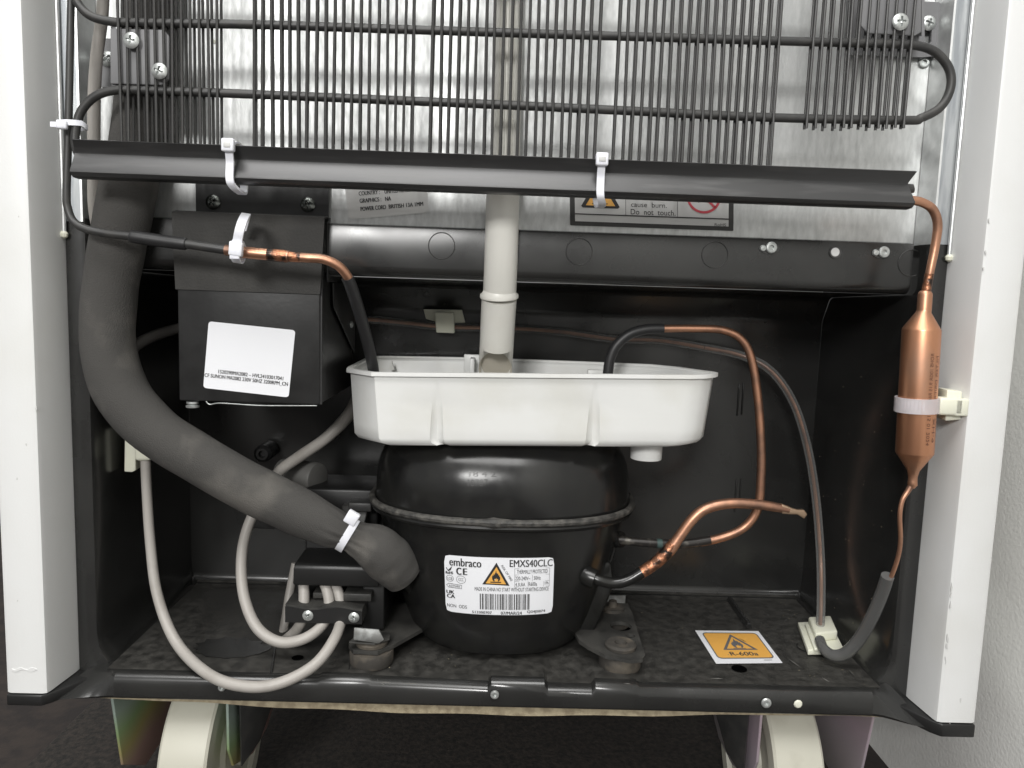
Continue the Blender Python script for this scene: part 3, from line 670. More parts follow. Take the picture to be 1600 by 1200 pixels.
for k in range(seg):
    a = 2*math.pi*k/seg; x, y = sup(a, .0806, .0616)
    bl = math.exp(-((a-1.49*math.pi)/.03)**2)
    path.append((CX+x, CYC+y, .0850, .0021+.00012*random.random()+.0011*bl))
v, f = tube_geo(path, 10, True); obj('weld_bead', v, f, M_ceil, cmp_, True)
path = [(CX+sup(2*math.pi*k/96, .0796, .0606)[0], CYC+sup(2*math.pi*k/96, .0796, .0606)[1], .0815, .0019) for k in range(96)]
v, f = tube_geo(path, 8, True); obj('shell_flange', v, f, M_comp, cmp_, True)
def fs(u, z, h):
    """a point of the front of the lower shell: u = x"""
    a_, b_ = low_at(z); xx = max(-.999, min(.999, (u-CX)/a_)); y = b_*(1-abs(xx)**EX)**(1/EX)
    e = .0005; a2, b2 = low_at(z+e); y2 = b2*(1-abs(min(.999, abs((u-CX)/a2)))**EX)**(1/EX)
    nx = abs(xx)**(EX-1)*math.copysign(1, xx)/a_; ny = (y/b_)**(EX-1)/b_; nn = Vector((nx, -ny, 0)).normalized(); nn = (nn + Vector((0, 0, -(y2-y)/e*.9))).normalized()
    return Vector((u, CYC-y, z)) + nn*h
def fpx(px, py):
    """u, z of the point of the shell front seen at px, py"""
    Y = .035
    for _ in range(12):
        p = P(px, py, Y); Y = fs(p.x, max(.0045, min(.083, p.z)), 0).y
    return p.x, p.z
(c00x, c00z), (c10x, c10z), (c11x, c11z), (c01x, c01z) = fpx(694, 866), fpx(866, 870), fpx(863, 957), fpx(697, 954)
def lfn(u, v, h):
    x = (c00x*(1-u)+c10x*u)*(1-v)+(c01x*(1-u)+c11x*u)*v; z = (c00z*(1-u)+c10z*u)*(1-v)+(c01z*(1-u)+c11z*u)*v
    return fs(x, z, h)
gv = []; gf = []; NU, NV = 20, 8
for j in range(NV+1):
    for i in range(NU+1):
        u, v_ = i/NU, j/NV
        # rounded corners
        if (i in (0, NU)) and (j in (0, NV)): u += .012 if i == 0 else -.012; v_ += .02 if j == 0 else -.02
        gv.append(lfn(u, v_, .00025))
gf = [(j*(NU+1)+i, j*(NU+1)+i+1, (j+1)*(NU+1)+i+1, (j+1)*(NU+1)+i) for j in range(NV) for i in range(NU)]
clab = obj('rating_label', gv, gf, M_label, cmp_, True)
pr = Print(lfn, .00045)
def zu(X): return (X-75)/1430
def zv(Y, X): return (Y-(45+35*(X-75)/1430+ 25*math.sin(math.pi*(X-75)/1430)))/760
def T(t, X0, X1, Y0, Y1, **k): c = (X0+X1)/2; pr.text(t, zu(X0), zu(X1), zv(Y0, c), zv(Y1, c), **k)
T('embraco', 142, 555, 95, 200, bold=.004); T('EMXS40CLC', 925, 1480, 112, 205, bold=.003)
T('C', 230, 290, 212, 305, bold=.008); T('E', 318, 365, 222, 308, bold=.008)
T('RoHS', 90, 185, 262, 298, bold=.004); pr.poly([[(zu(95), zv(215, 95)), (zu(105), zv(210, 105)), (zu(125), zv(245, 125)), (zu(182), zv(190, 182)), (zu(160), zv(245, 160)), (zu(125), zv(262, 125))]])
for X, Y, r in ((145, 355, 50), (292, 370, 62)):
    c, ry = zv(Y, X), r/760*.85; pr.poly([circ(zu(X), c, r/1430, 24, ry), circ(zu(X), c, (r-4)/1430, 24, ry-.006)])
T('CCC', 258, 325, 350, 390); T('LCIE', 112, 180, 340, 375)
pr.poly([[(zu(a), zv(b_, 200)) for a, b_ in ((95, 450), (125, 425), (300, 435), (300, 488), (125, 482))], [(zu(a), zv(b_, 200)) for a, b_ in ((101, 451), (127, 431), (296, 440), (296, 483), (127, 476))]]); T('KEYMARK', 135, 280, 445, 472)
T('UK', 92, 195, 515, 560, bold=.005); T('CA', 98, 202, 568, 618, bold=.005)
T('NON  ODS', 98, 362, 705, 750); T('513300707', 430, 690, 790, 825, bold=.002); T('07/MAR/24', 810, 1088, 800, 842, bold=.002); T('Q24JS874', 1160, 1400, 785, 830, bold=.002)
T('MADE IN CHINA NO START WITHOUT STARTING DEVICE', 470, 1440, 480, 530)
pr.frame(zu(990), zu(1448), zv(225, 1220), zv(470, 1220), .0022, .004)
for Y in (308, 392): pr.rect(zu(990), zu(1448), zv(Y, 1220), zv(Y, 1220)+.004)
for X, Y0, Y1 in ((1220, 308, 392), (1165, 392, 468), (1372, 392, 468)): pr.rect(zu(X), zu(X)+.002, zv(Y0, X), zv(Y1, X))
T('THERMALLY PROTECTED', 1020, 1420, 240, 292); T('220-240V~', 1000, 1195, 330, 380); T('50Hz', 1240, 1330, 325, 375); T('4.3LRA', 1000, 1130, 412, 460); T('R600a', 1175, 1285, 405, 455); T('1Ph', 1388, 1435, 400, 440)
random.seed(11)
X = 535
while X < 1200:
    w = random.choice((5, 5, 9, 13)); pr.rect(zu(X), zu(X+w), zv(565, 860), zv(775, 860)); X += w + random.choice((5, 6, 10, 15))
pr.poly([[(zu(570), zv(438, 760)), (zu(925), zv(450, 760)), (zu(755), zv(150, 760))], [(zu(612), zv(424, 760)), (zu(880), zv(432, 760)), (zu(755), zv(205, 760))]])
pr.poly([flame(zu(750), zv(395, 760), .075, .19)]); pr.rect(zu(675), zu(815), zv(400, 760), zv(413, 760))
pr.text('RISK OF FIRE', zu(770), zu(1010), zv(272, 860), zv(302, 860), rot=(R(57), 1430/760))
pr.build('lettering', M_ink, clab)
pr = Print(lfn, .00035); pr.poly([[(zu(600), zv(430, 760)), (zu(895), zv(440, 760)), (zu(755), zv(190, 760))]]); pr.build('triangle_fill', M_orange, clab)
# stamped characters on the upper shell
def us(u, v_, h):
    Y = .03
    for _ in range(10):
        p = P(u, v_, Y); zz = p.z
        a_, b_ = up[-2][1:]
        for (z0, a0, b0), (z1, a1, b1) in zip(up[:-1], up[1:-1]):
            if z0 <= zz <= z1: t = (zz-z0)/(z1-z0); a_, b_ = a0+(a1-a0)*t, b0+(b1-b0)*t
        Y = CYC - b_*max(0.02, (1-min(.99, abs((p.x-CX)/a_))**EX))**(1/EX)
    return P(u, v_, Y) + Vector((0, -h, h*.4))
pr = Print(us, .00025); pr.text('10787', 731, 762, 749, 760); pr.text('18 4 2', 733, 775, 736, 745); pr.build('stamped_code', M_comp, cmp_)
# feet
def foot(pts, holes, z, name='foot_plate'):
    k = [(Pz(a, b_, z).x, Pz(a, b_, z).y) for a, b_ in pts]; hs = []
    for a, b_, r in holes:
        c = Pz(a, b_, z); hs.append(circ(c.x, c.y, mm(r, c), 20))
    v, f = curve2d([k]+hs, .0022); return obj(name, [(p.x, p.y, z+p.z) for p in v], f, M_dustblack, cmp_)
ZP = .0100
foot([(918, 1012), (945, 1026), (985, 1034), (1004, 1032), (1008, 1026), (998, 995), (988, 960), (980, 945), (945, 945), (915, 970), (895, 985), (905, 1003)], [(970, 981, 17), (985, 996, 7.5)], ZP)
foot([(545, 1010), (552, 1019), (590, 1021), (615, 1010), (660, 985), (680, 970), (660, 945), (600, 945), (560, 985)], [], ZP)
for px, py, r in ((970, 981, 16), (985, 996, 7)):
    q = Pz(px, py-2, .0015); obj('foot_hole_shade', [(q.x+mm(r+3, q)*math.cos(a*.314), q.y+mm(r+6, q)*math.sin(a*.314), .0015) for a in range(20)], [tuple(range(20))], M_hole, cmp_)  # black discs painting the shade on the tray below the foot holes
MB().prism([P(a, b_, .06) for a, b_ in ((920, 870), (956, 880), (960, 915), (944, 955), (928, 990), (905, 1000), (895, 960), (895, 900))], (0, .03, 0)).build('foot_bracket', M_comp, cmp_, .002)
MB().prism([P(a, b_, .06) for a, b_ in ((700, 880), (640, 890), (640, 955), (655, 985), (690, 1000), (720, 1000))], (0, .03, 0)).build('foot_bracket', M_comp, cmp_, .002)
def grommet(px, py, zt, rpx, name='rubber_grommet', hole=True):
    c = Pz(px, py, zt); r = mm(rpx, c)
    pr_ = [(0, r*.97), (.0015, r), (zt-.0055, r), (zt-.0036, r*.96)] if False else [(0.0003, r*.95), (.0015, r), (ZP-.003, r), (ZP-.0018, r*.97), (ZP-.0015, r*.6), (ZP+.0012, r*.55), (ZP+.0013, r*.72), (ZP+.003, r*.74), (ZP+.0042, r*.64), (ZP+.0042, r*.3), (ZP+.002, r*.26), (ZP+.002, 0)]
    lathe(name, (c.x, c.y, 0), (0, 0, 1), pr_, M_rubber, cmp_, 32); return c, r
grommet(970, 1004, ZP+.004, 33)
cl, rl = grommet(581, 998, ZP+.004, 34)
# spring clip on the left foot
z = ZP+.0045
b = MB().prism([Vector((cl.x-.0115, cl.y-.008, z)), Vector((cl.x+.003, cl.y-.0095, z)), Vector((cl.x+.0105, cl.y-.003, z)), Vector((cl.x+.0095, cl.y+.006, z)), Vector((cl.x-.008, cl.y+.006, z))], (0, 0, .0011)); b.build('spring_clip', M_dustblack, cmp_, .0003)
fa = [P(553, 981, cl.y-.0075), P(592, 984, cl.y-.0075), P(600, 1000, cl.y-.0095), P(592, 1006, cl.y-.0095), P(552, 1000, cl.y-.0095)]
MB().prism(fa, (0, .0011, 0)).build('clip_tab', mat('dull_zinc', (.23, .235, .23), .5, .5, c2=(.14, .14, .135), nscale=200), cmp_, .0004)
p = P(958, 941, .105)
MB().prism([P(948, 930, .115), P(978, 930, .115), P(977, 945, .112), P(943, 949, .112)], (0, .0011, 0)).build('clip_tab', MATS['dull_zinc'], cmp_, .0004)
c = Pz(957, 950, ZP+.002); lathe('rubber_grommet', (c.x, c.y, 0), (0, 0, 1), [(0.0003, .011), (ZP-.003, .011), (ZP-.0015, .008), (ZP+.0012, .0075), (ZP+.003, .0075), (ZP+.0035, .003), (ZP+.007, .0025), (ZP+.007, 0)], M_rubber, cmp_, 24)
# stub collars
tube('suction_stub', [(905, 890, .052, 17), (918, 900, .047, 16), (930, 905, .045, 15)], M_comp, cmp_)
tube('discharge_stub', [(950, 835, .075, 15), (965, 842, .072, 14), (972, 843, .07, 12)], M_comp, cmp_)
tube('stub_bracket', [(960, 800, .083, 6), (955, 850, .082, 9), (942, 890, .078, 10), (935, 930, .075, 9)], M_comp, cmp_, 8)

# ------------------------------------------------------------------ electrics on the compressor's left
el = thing('terminal_box', 'black starter box clamping grey cables on the compressor side', 'terminal box', P(520, 980, .06))
z0, z1 = P(460, 915, .042).z, P(460, 884, .042).z
x0, x1 = P(457, 900, .042).x, P(592, 900, .042).x
b = MB().prism([(x0, .042, z0), (x0, .042, z1-.001), (x0+.001, .0435, z1+.001), (x0+.003, .058, z1+.0042), (x0+.003, .085, z1+.0042), (x0, .085, z0)], (x1-x0, 0, 0))
b.build('cover', M_black, el, .0016)
xa = P(470, 860, .06).x
MB().box(x0+.002, x1+.004, .062, .115, z0-.004, z1+.010).build('housing', M_black, el, .0015)
MB().box(x0-.004, x1-.008, .086, .125, z1+.0105, z1+.034).build('housing_top', M_black, el, .0015)
MB().box(P(544, 800, .075).x, P(580, 800, .075).x, .075, .088, P(560, 800, .075).z, P(560, 786, .075).z).build('latch', M_satin, el, .0008)
MB().prism([P(534, 790, .08), P(576, 790, .08), P(566, 835, .07), P(530, 850, .07)], (0, .006, 0)).build('latch_arm', M_satin, el, .0008)
MB().box(P(566, 950, .05).x, P(600, 950, .05).x, .05, .09, P(590, 985, .05).z, z0).build('relay_body', M_black, el, .001)
MB().box(P(462, 930, .06).x, P(575, 930, .06).x, .06, .09, P(470, 950, .06).z, z0+.001).build('cable_entry', M_black, el, .001)
# cable clamp: dusty shelf and front bar
zc0, zc1 = P(510, 972, .036).z, P(510, 948, .036).z
xc0, xc1 = P(446, 960, .036).x, P(566, 960, .036).x
pts = []
for i in range(13):
    t = i/12; pts.append((xc0+(xc1-xc0)*t, .036, zc1+.0012*math.cos(t*2*math.pi*1.5)*.8))
poly = [(xc0, .036, zc0)] + pts + [(xc1, .036, zc0)]
MB().prism(poly, (0, .016, 0)).build('clamp_bar', M_dustblack, el)
MB().prism([(a, .0352, b_-.0012) for a, _, b_ in pts] + [(xc1, .0352, zc0-.0004), (xc0, .0352, zc0-.0004)], (0, .0007, 0)).build('clamp_face', M_black, el)
MB().box(xc1-.012, xc1+.004, .042, .058, zc1+.001, zc1+.0055).build('clamp_lug', M_dustblack, el, .0005)
MB().box(xc0+.013, xc0+.024, .046, .058, zc1+.0005, zc1+.004).build('clamp_lug', M_dustblack, el, .0005)
for px, py in ((481, 962), (553, 965)):
    p = P(px, py, .0350); dome_screw(el, p, (0, -1, 0), mm(8.5, p))
cp = thing('capacitor', 'grey round capacitor behind the foam covered hose', 'capacitor', P(488, 748, .1))
p = P(483, 750, .098); lathe('can', p+Vector((-.02, .012, 0)), Vector((1, -.45, .02)), [(0, 0), (0, .0105), (.026, .0108), (.028, .0102), (.0285, .0085), (.0285, 0)], mat('grey_can', (.12, .118, .112), .5), cp)
p2 = P(403, 806, .1); MB().box(p2.x-.004, p2.x+.012, .098, .112, p2.z-.008, p2.z+.006).build('mount', M_black, cp, .001)
lathe('mount_bolt', P(411, 805, .0975), (0, -1, 0), [(0, .004), (.001, .004), (.0014, .003), (.0006, .002), (.0006, 0)], M_darkscrew, cp, 16)
lathe('mount_stud', P(412, 708, .13), (0, -1, 0), [(-.014, .006), (.002, .006), (.004, .004), (.004, .0025), (.001, .002), (.001, 0)], M_black, cp, 16)

# ------------------------------------------------------------------ fan box
YF = .028
fb = thing('fan_box', 'black sheet metal fan box with a white printed label', 'fan box', P(390, 632, .06))
tl, tr, br, bl = P(276, 336, YF), P(500, 345, YF), P(500, 632, YF), P(279, 626, YF)
zT, zB = (tl.z+tr.z)/2, (br.z+bl.z)/2; xl_, xr_ = (tl.x+bl.x)/2, (tr.x+br.x)/2
MB().box(xl_, xr_, YF, .118, zB, zT).build('housing', M_box, fb, .0007)
MB().box(xr_-.0008, xr_+.0009, YF+.001, YF+.0022, zB, zT-.002).build('folded_edge', M_box, fb)
MB().prism([P(268, 333, YF-.001), P(507, 342, YF-.001), P(500, 460, YF-.001), P(274, 452, YF-.001)], (0, .0009, 0)).build('foam_sheet', M_tape, fb)
MB().prism([P(268, 333, YF-.001), P(507, 342, YF-.001), P(514, 340, .04), P(275, 331, .04)], (0, 0, .0008)).build('foam_sheet_top', M_tape, fb)
MB().box(P(303, 310, .036).x, P(512, 310, .036).x, .0385, .0395, P(400, 345, .036).z, P(400, 262, .036).z).build('hanger_plate', M_box, fb)
for px, py in ((333, 316), (481, 320)):
    p = P(px, py, .038); dome_screw(fb, p, (0, -1, 0), mm(11.5, p), M_darkscrew)
# bracket on the right side of the box
xs_ = xr_+.0014
zz = lambda py, Y: P(520, py, Y).z
MB().prism([(xs_, .036, zz(350, .036)), (xs_, .042, zz(340, .042)), (xs_, .06, zz(345, .06)), (xs_, .06, zz(440, .06)), (xs_, .036, zz(440, .036))], (.0009, 0, 0)).build('side_bracket', M_box, fb, .0003)
MB().prism([(xs_, .05, zz(442, .05)), (xs_, .052, zz(480, .05)), (xs_, .115, zz(552, .115)), (xs_, .115, zz(442, .115))], (.0009, 0, 0)).build('side_gusset', M_box, fb, .0003)
for px, py, Y in ((512, 400, .047), (512, 416, .047), (545, 507, .1)):
    lathe('rivet', (xs_+.001, Y, P(px, py, Y).z), (1, 0, 0), [(0, .0022), (.0008, .0021), (.0014, .0012), (.0014, 0)], M_zinc, fb, 14)
p = P(301, 630, .031); lathe('foot_screw', p, (0, 0, -1), [(-.001, .0032), (0, .0032), (.0005, .002), (.0012, .0036), (.0022, .0034), (.0026, 0)], M_zinc, fb, 16)
v, f = tube_geo(px_path([(322, 627, YF-.0006, .9), (328, 632, YF-.0006, .9), (345, 630, YF-.0006, .9), (400, 633.5, YF-.0006, .9), (450, 634, YF-.0006, .9), (495, 634, YF-.0006, .9)], 4), 6); obj('wire_guard', v, f, M_zinc, fb, True)
fn = quad_fn(P(326, 502, YF-.0003), P(461.5, 516, YF-.0003), P(451, 621, YF-.0003), P(317.5, 606, YF-.0003), (0, -1, 0))
lab = sheet(fn, 0, rrect(0, 1, 0, 1, .04), 'fan_label', M_label, fb)
pr = Print(fn, .0002)
pr.text('1520290MA2082 – HVL24103017041', .16, .915, .70, .755, bold=.002); pr.text('CF SUNON MA2082 230V 50HZ 3200RPM_CN', .005, .975, .775, .84, bold=.002)
pr.build('lettering', M_ink, lab)

# ------------------------------------------------------------------ foam covered suction hose
hs = thing('insulated_hose', 'thick grey foam covered hose curving down to the compressor', 'hose', P(590, 870, .045))
fo = tube('foam_sleeve', [(240, -230, .0265, 37), (232, -60, .0265, 37), (228, 60, .0265, 37), (222, 150, .0265, 39), (212, 240, .0265, 40), (198, 310, .0265, 42), (184, 380, .027, 41), (172, 460, .028, 40), (169, 540, .029, 40), (190, 612, .03, 41), (241, 672, .031, 39), (310, 716, .033, 38), (390, 762, .035, 38), (460, 796, .037, 37), (515, 823, .038, 31), (543, 836, .039, 23), (560, 843, .039, 27), (585, 855, .04, 36), (604, 870, .043, 38), (618, 884, .046, 36), (628, 894, .049, 33), (632, 898, .050, 30), (633, 899, .050, 12)], M_foam, hs, 64)
pin = P(543, 836, .039); nr = len(fo.data.vertices)//64
for i in range(nr):
    ring = [fo.data.vertices[i*64+k] for k in range(64)]; cen = sum((q.co for q in ring), Vector())/64
    w = math.exp(-((cen-pin).length/.011)**2); w2 = .012*math.sin(i*.9)
    for k, q in enumerate(ring):
        t = 2*math.pi*k/64
        q.co = cen + (q.co-cen)*(1 + w*(.05*math.sin(11*t+1)+.03*math.sin(17*t)) + w2*math.sin(2*t+i*.15) + .008*math.sin(3*t+i*.4))
tube('suction_pipe', [(626, 900, .048, 10), (640, 915, .055, 10), (655, 925, .062, 10)], M_comp, hs)

# ------------------------------------------------------------------ cords
def cord(name, pts, label): return tag(tube(name, pts, M_cord, None, 14), label, 'cord', 'grey cords of the refrigerator')
cord('power_cord', [(168, -230, .024, 8.8), (163, -60, .024, 8.8), (160, 20, .024, 9), (151, 90, .025, 9.2), (147, 160, .026, 9.5), (147, 260, .027, 9.5), (148, 330, .028, 9), (165, 420, .032, 8.5), (185, 560, .040, 8.2), (215, 660, .045, 8), (226, 705, .046, 8)], 'grey cord running down the left behind the thick hose')
cord('power_cord', [(227, 700, .046, 7.5), (229, 760, .046, 7.5), (235, 850, .044, 7.6), (246, 930, .038, 7.9), (275, 1003, .028, 8.4), (325, 1053, .010, 8.9), (380, 1072, .004, 9.1), (435, 1068, .004, 9.1), (490, 1040, .011, 8.9), (522, 999, .024, 8.6), (533, 965, .0415, 8.2), (530, 930, .046, 8.1), (518, 905, .052, 8)], 'long grey cord looping in a wide U over the tray lip')
cord('power_cord', [(560, 620, .11, 10), (545, 648, .105, 10), (510, 684, .1, 9), (470, 712, .09, 9), (435, 738, .08, 8.6), (408, 778, .07, 8.2), (385, 830, .06, 8.2), (377, 880, .05, 8.3), (382, 935, .042, 8.5), (402, 981, .036, 8.7), (436, 1003, .033, 8.7), (475, 998, .033, 8.6), (505, 975, .038, 8.4), (514, 945, .0425, 8.2), (510, 920, .046, 8.1), (502, 902, .052, 8)], 'grey cord passing behind the hose and curling into the starter box')
cord('power_cord', [(474, 905, .05, 8.2), (475, 935, .0445, 8.4), (473, 965, .043, 8.4), (463, 985, .045, 8.4), (446, 1000, .055, 8.2), (437, 1005, .07, 7.6)], 'short grey cord leaving the starter box at its left')
cord('power_cord', [(462, 880, .09, 6.5), (452, 930, .085, 6.8), (444, 980, .075, 7), (438, 1004, .066, 7.2)], 'grey cord hanging behind the left end of the starter box')
FC = cord('power_cord', [(190, 560, .046, 9), (215, 538, .055, 9), (245, 523, .065, 8.6), (290, 510, .08, 8)], 'short shade-darkened cord between the thick hose and the fan box')
FC.data.materials[0] = mat('shaded_cord', (.09, .085, .08), .5)  # darker copy of the grey cord colour, shade behind the hose put into it

# ------------------------------------------------------------------ copper lines on the right
cl_ = thing('condensate_heater_tube', 'copper loop rising from the compressor and bending into the white pan', 'copper pipe', P(1190, 700, .07))
tube('copper_tube', [(968, 843, .07, 6.46), (990, 846, .069, 6.46), (1030, 849, .068, 6.84), (1075, 849, .068, 6.84), (1120, 842, .068, 6.84), (1160, 826, .067, 6.84), (1183, 797, .066, 6.84), (1189, 750, .066, 6.84), (1189, 690, .066, 6.69), (1184, 620, .066, 6.69), (1174, 560, .066, 6.54), (1158, 530, .066, 6.38), (1130, 516, .066, 6.23), (1090, 513.5, .066, 6.08), (1035, 513.5, .066, 6.08), (1010, 515, .066, 6.08)], M_copper, cl_)
tube('blackened_end', [(966, 843, .07, 6.76), (990, 846, .069, 6.76), (1030, 849, .068, 7.14), (1060, 850, .068, 7.14), (1085, 848, .068, 7.14), (1110, 844, .068, 6.99)], mat('blackened_copper', (.035, .032, .03), .3, .4, c2=(.16, .15, .13), nscale=150, lo=.55, hi=.7), cl_)
tube('verdigris', [(1026, 849, .068, 7.37), (1034, 849.3, .068, 7.37)], mat('verdigris', (.05, .085, .08), .6), cl_)
tube('sleeve', [(1037, 513.5, .066, 7.98), (1010, 514.5, .066, 7.98), (984, 522, .066, 8.13), (963, 540, .066, 8.21), (953, 562, .066, 8.21), (949, 592, .066, 8.21), (948, 605, .066, 8.21)], M_sleeve, cl_)
pt = thing('process_tube', 'short copper stub with crimped tip reaching out from the compressor', 'copper pipe', P(1100, 850, .05))
tube('copper_tube', [(990, 902, .046, 8.00), (1020, 883, .046, 8.80), (1045, 861, .046, 9.60), (1062, 838, .046, 8.40), (1083, 810, .046, 8.40), (1105, 794, .046, 8.40), (1140, 786.5, .046, 8.00), (1180, 788, .046, 7.84), (1215, 793, .046, 7.36), (1232, 797, .046, 6.08)], M_copper, pt)
tube('brazed_joint', [(995, 899, .046, 9.12), (1020, 883, .046, 9.84), (1040, 865, .046, 10.24), (1046, 858, .046, 9.76), (1052, 850, .046, 8.80)], M_burnt, pt)
tube('black_stub', [(928, 903, .046, 8.80), (938, 907, .045, 8.80), (958, 911, .045, 8.80), (980, 907, .045, 8.80), (1003, 894, .0455, 9.12)], M_comp, pt)
a, b_ = P(1228, 796, .046), P(1258, 804, .046); d = b_-a
MB().prism([P(1222, 788, .0438), P(1240, 795, .0442), P(1247, 797, .0445), P(1257, 797, .0445), P(1262, 804, .0445), P(1257, 811, .0445), P(1246, 804, .0445), P(1236, 804, .0442), P(1222, 803, .0438)], (0, .0028, 0)).build('crimped_tip', mat('crimp_brass', (.5, .36, .25), .35, .85), pt, .0005)
# filter drier
fd = thing('filter_drier', 'copper filter drier strapped to the right side of the cabinet', 'filter drier', P(1428, 750, .006))
Yd = .006
tube('inlet_tube', [(1425, 313, .002, 7.02), (1440, 316, .0025, 7.02), (1457, 327, .004, 7.02), (1465, 350, .005, 7.02), (1461, 385, .006, 6.71), (1453, 425, .006, 6.40), (1447, 462, .006, 6.40)], M_copper, fd)
tube('brazed_joint', [(1452, 428, .006, 6.71), (1449, 445, .006, 6.79), (1446.5, 459, .006, 6.79)], M_burnt, fd)
pth = [(1446.5, 455), (1446, 458), (1445.5, 461), (1444, 484), (1443, 488), (1440, 514), (1439.7, 516), (1429, 706), (1428.8, 708), (1427, 735), (1426.2, 745), (1426, 752), (1425.6, 757), (1424, 762)]
rr = [8, 10, 10.6, 10.6, 11, 27.5, 28, 27.5, 27, 9, 6.8, 6.8, 7.4, 4.5]
q = [(*P(a, b_, Yd), mm(r, P(a, b_, Yd))) for (a, b_), r in zip(pth, rr)]
v, f = tube_geo(q, 32); obj('body', v, f, mat('drier_copper', (.68, .34, .2), .36, .95, c2=(.36, .25, .19), nscale=48, stretch=(1, 1, .5), lo=.45, hi=.75, rough2=.5, detail=9, bump=.03, bscale=400), fd, True)
tube('capillary', [(1424, 758, .006, 5), (1418, 768, .006, 4.2), (1410, 782, .006, 3.6), (1406, 805, .006, 3.5), (1407, 845, .0065, 3.5), (1402, 875, .008, 3.4), (1391, 905, .011, 3.4), (1386, 915, .0125, 3.3)], M_copper, fd, 10)
ax0, ax1 = P(1440, 516, Yd), P(1429, 706, Yd); axd = (ax1-ax0).normalized(); rD = mm(28.2, ax0); L = (ax1-ax0).length
side = Vector((1, 0, 0)); side = (side-axd*side.dot(axd)).normalized(); fr_ = axd.cross(side).normalized()
if fr_.y > 0: fr_ = -fr_
def dfn(u, v_, h):  # u along axis 0..1, v around in rad from front to the right
    return ax0 + axd*(u*L) + (fr_*math.cos(v_)+side*math.sin(v_))*(rD+h)
pr = Print(lambda a, b_, h: dfn(a, b_, h), .0001)
for t, vv, u0, u1 in (('FILTER DRIER', .52, .2, .55), ('ROHS 10GR 9.15 R600', .14, .18, .58), ('15 01 2024', .14, .68, .92), ('XH-9', .52, .7, .9)):
    v, f = text2d(t); xs3 = [p.x for p in v]; a0, a1 = min(xs3), max(xs3)
    pr.geo([(u0+(p.x-a0)/(a1-a0)*(u1-u0), vv-p.y*.28+.1) for p in v], f)
o = pr.build('stamped_lettering', mat('stamp_ink', (.16, .07, .04), .6), fd)

# capillary in its clear sleeve
ct = thing('capillary_tube', 'thin copper capillary in a clear sleeve along the bay rear wall', 'capillary tube', P(1283, 975, .11))
cpth = [(560, 499, .135, 3), (590, 500, .138, 3), (640, 505, .142, 3), (700, 511, .142, 3), (800, 513, .142, 3), (880, 519, .142, 3), (960, 530, .142, 3), (1030, 532, .14, 3), (1100, 543, .138, 3), (1160, 556, .132, 3), (1205, 580, .125, 3), (1240, 630, .118, 3), (1262, 700, .112, 3), (1275, 780, .108, 3), (1282, 870, .1, 3), (1283, 940, .088, 3), (1281, 985, .075, 3)]
tube('capillary', cpth, M_copper, ct, 8)
tube('clear_sleeve', [(a, b_, c, 6.2) for a, b_, c, r in cpth[:9]], M_clear, ct, 14)
tube('clear_sleeve', [(a, b_, c, 6.6) for a, b_, c, r in cpth[8:]], M_clear, ct, 14)
tube('grey_sleeve', [(1281, 1000, .06, 8), (1287, 1014, .05, 8.4), (1302, 1024, .043, 9), (1322, 1020, .038, 9.5), (1343, 998, .032, 9.7), (1362, 965, .024, 9.8), (1377, 930, .017, 9.8), (1387, 900, .011, 9.8)], mat('grey_clear_sleeve', (.19, .19, .187), .25, trans=.5), ct, 16)

# ------------------------------------------------------------------ adhesive clips
def clip(parts, label):
    c = thing('cable_clip', label, 'cable clip', parts[0][0][0][0], 'cream adhesive cable clips')
    for name, (poly, d), bev in [(p[1], p[0], p[2]) for p in parts]: MB().prism(poly, d).build(name, M_clip, c, bev)
Y = .1465
clip([(([P(662, 483, Y), P(722, 484, Y), P(727, 504, Y), P(690, 505, Y), P(666, 498, Y)], (0, -.0025, 0)), 'base_pad', .0004),
      (([P(680, 487, Y-.0025), P(710, 488, Y-.0025), P(711, 520, Y-.0025), P(683, 519, Y-.0025)], (0, -.007, 0)), 'catch', .0007)], 'cream adhesive clip on the rear wall beside the drain pipe')
a0 = [Pz(1246, 980, .001), Pz(1296, 978, .001), Pz(1318, 1022, .001), Pz(1262, 1024, .001)]
clip([((a0, (0, 0, .0035)), 'base_pad', .0005),
      (([Pz(1262, 977, .0045), Pz(1297, 975, .0045), Pz(1308, 1000, .0045), Pz(1273, 1004, .0045)], (0, 0, .006)), 'catch', .0012),
      (([Pz(1257, 978, .0045), Pz(1268, 978, .0045), Pz(1284, 1018, .0045), Pz(1272, 1018, .0045)], (0, 0, .002)), 'ridge', .0006)], 'cream adhesive clip on the tray floor at the capillary loop')
clip([(([P(195, 672, .05), P(211, 672, .05), P(212, 735, .05), P(206, 738, .05), P(194, 737, .05)], (-.0015, .012, 0)), 'base_pad', .0005),
      (([P(207, 672, .041), P(244, 672, .041), P(242, 712, .041), P(233, 721, .041), P(209, 721, .041)], (0, .010, 0)), 'catch', .002)], 'cream adhesive clip on the left bay wall under the thick hose')

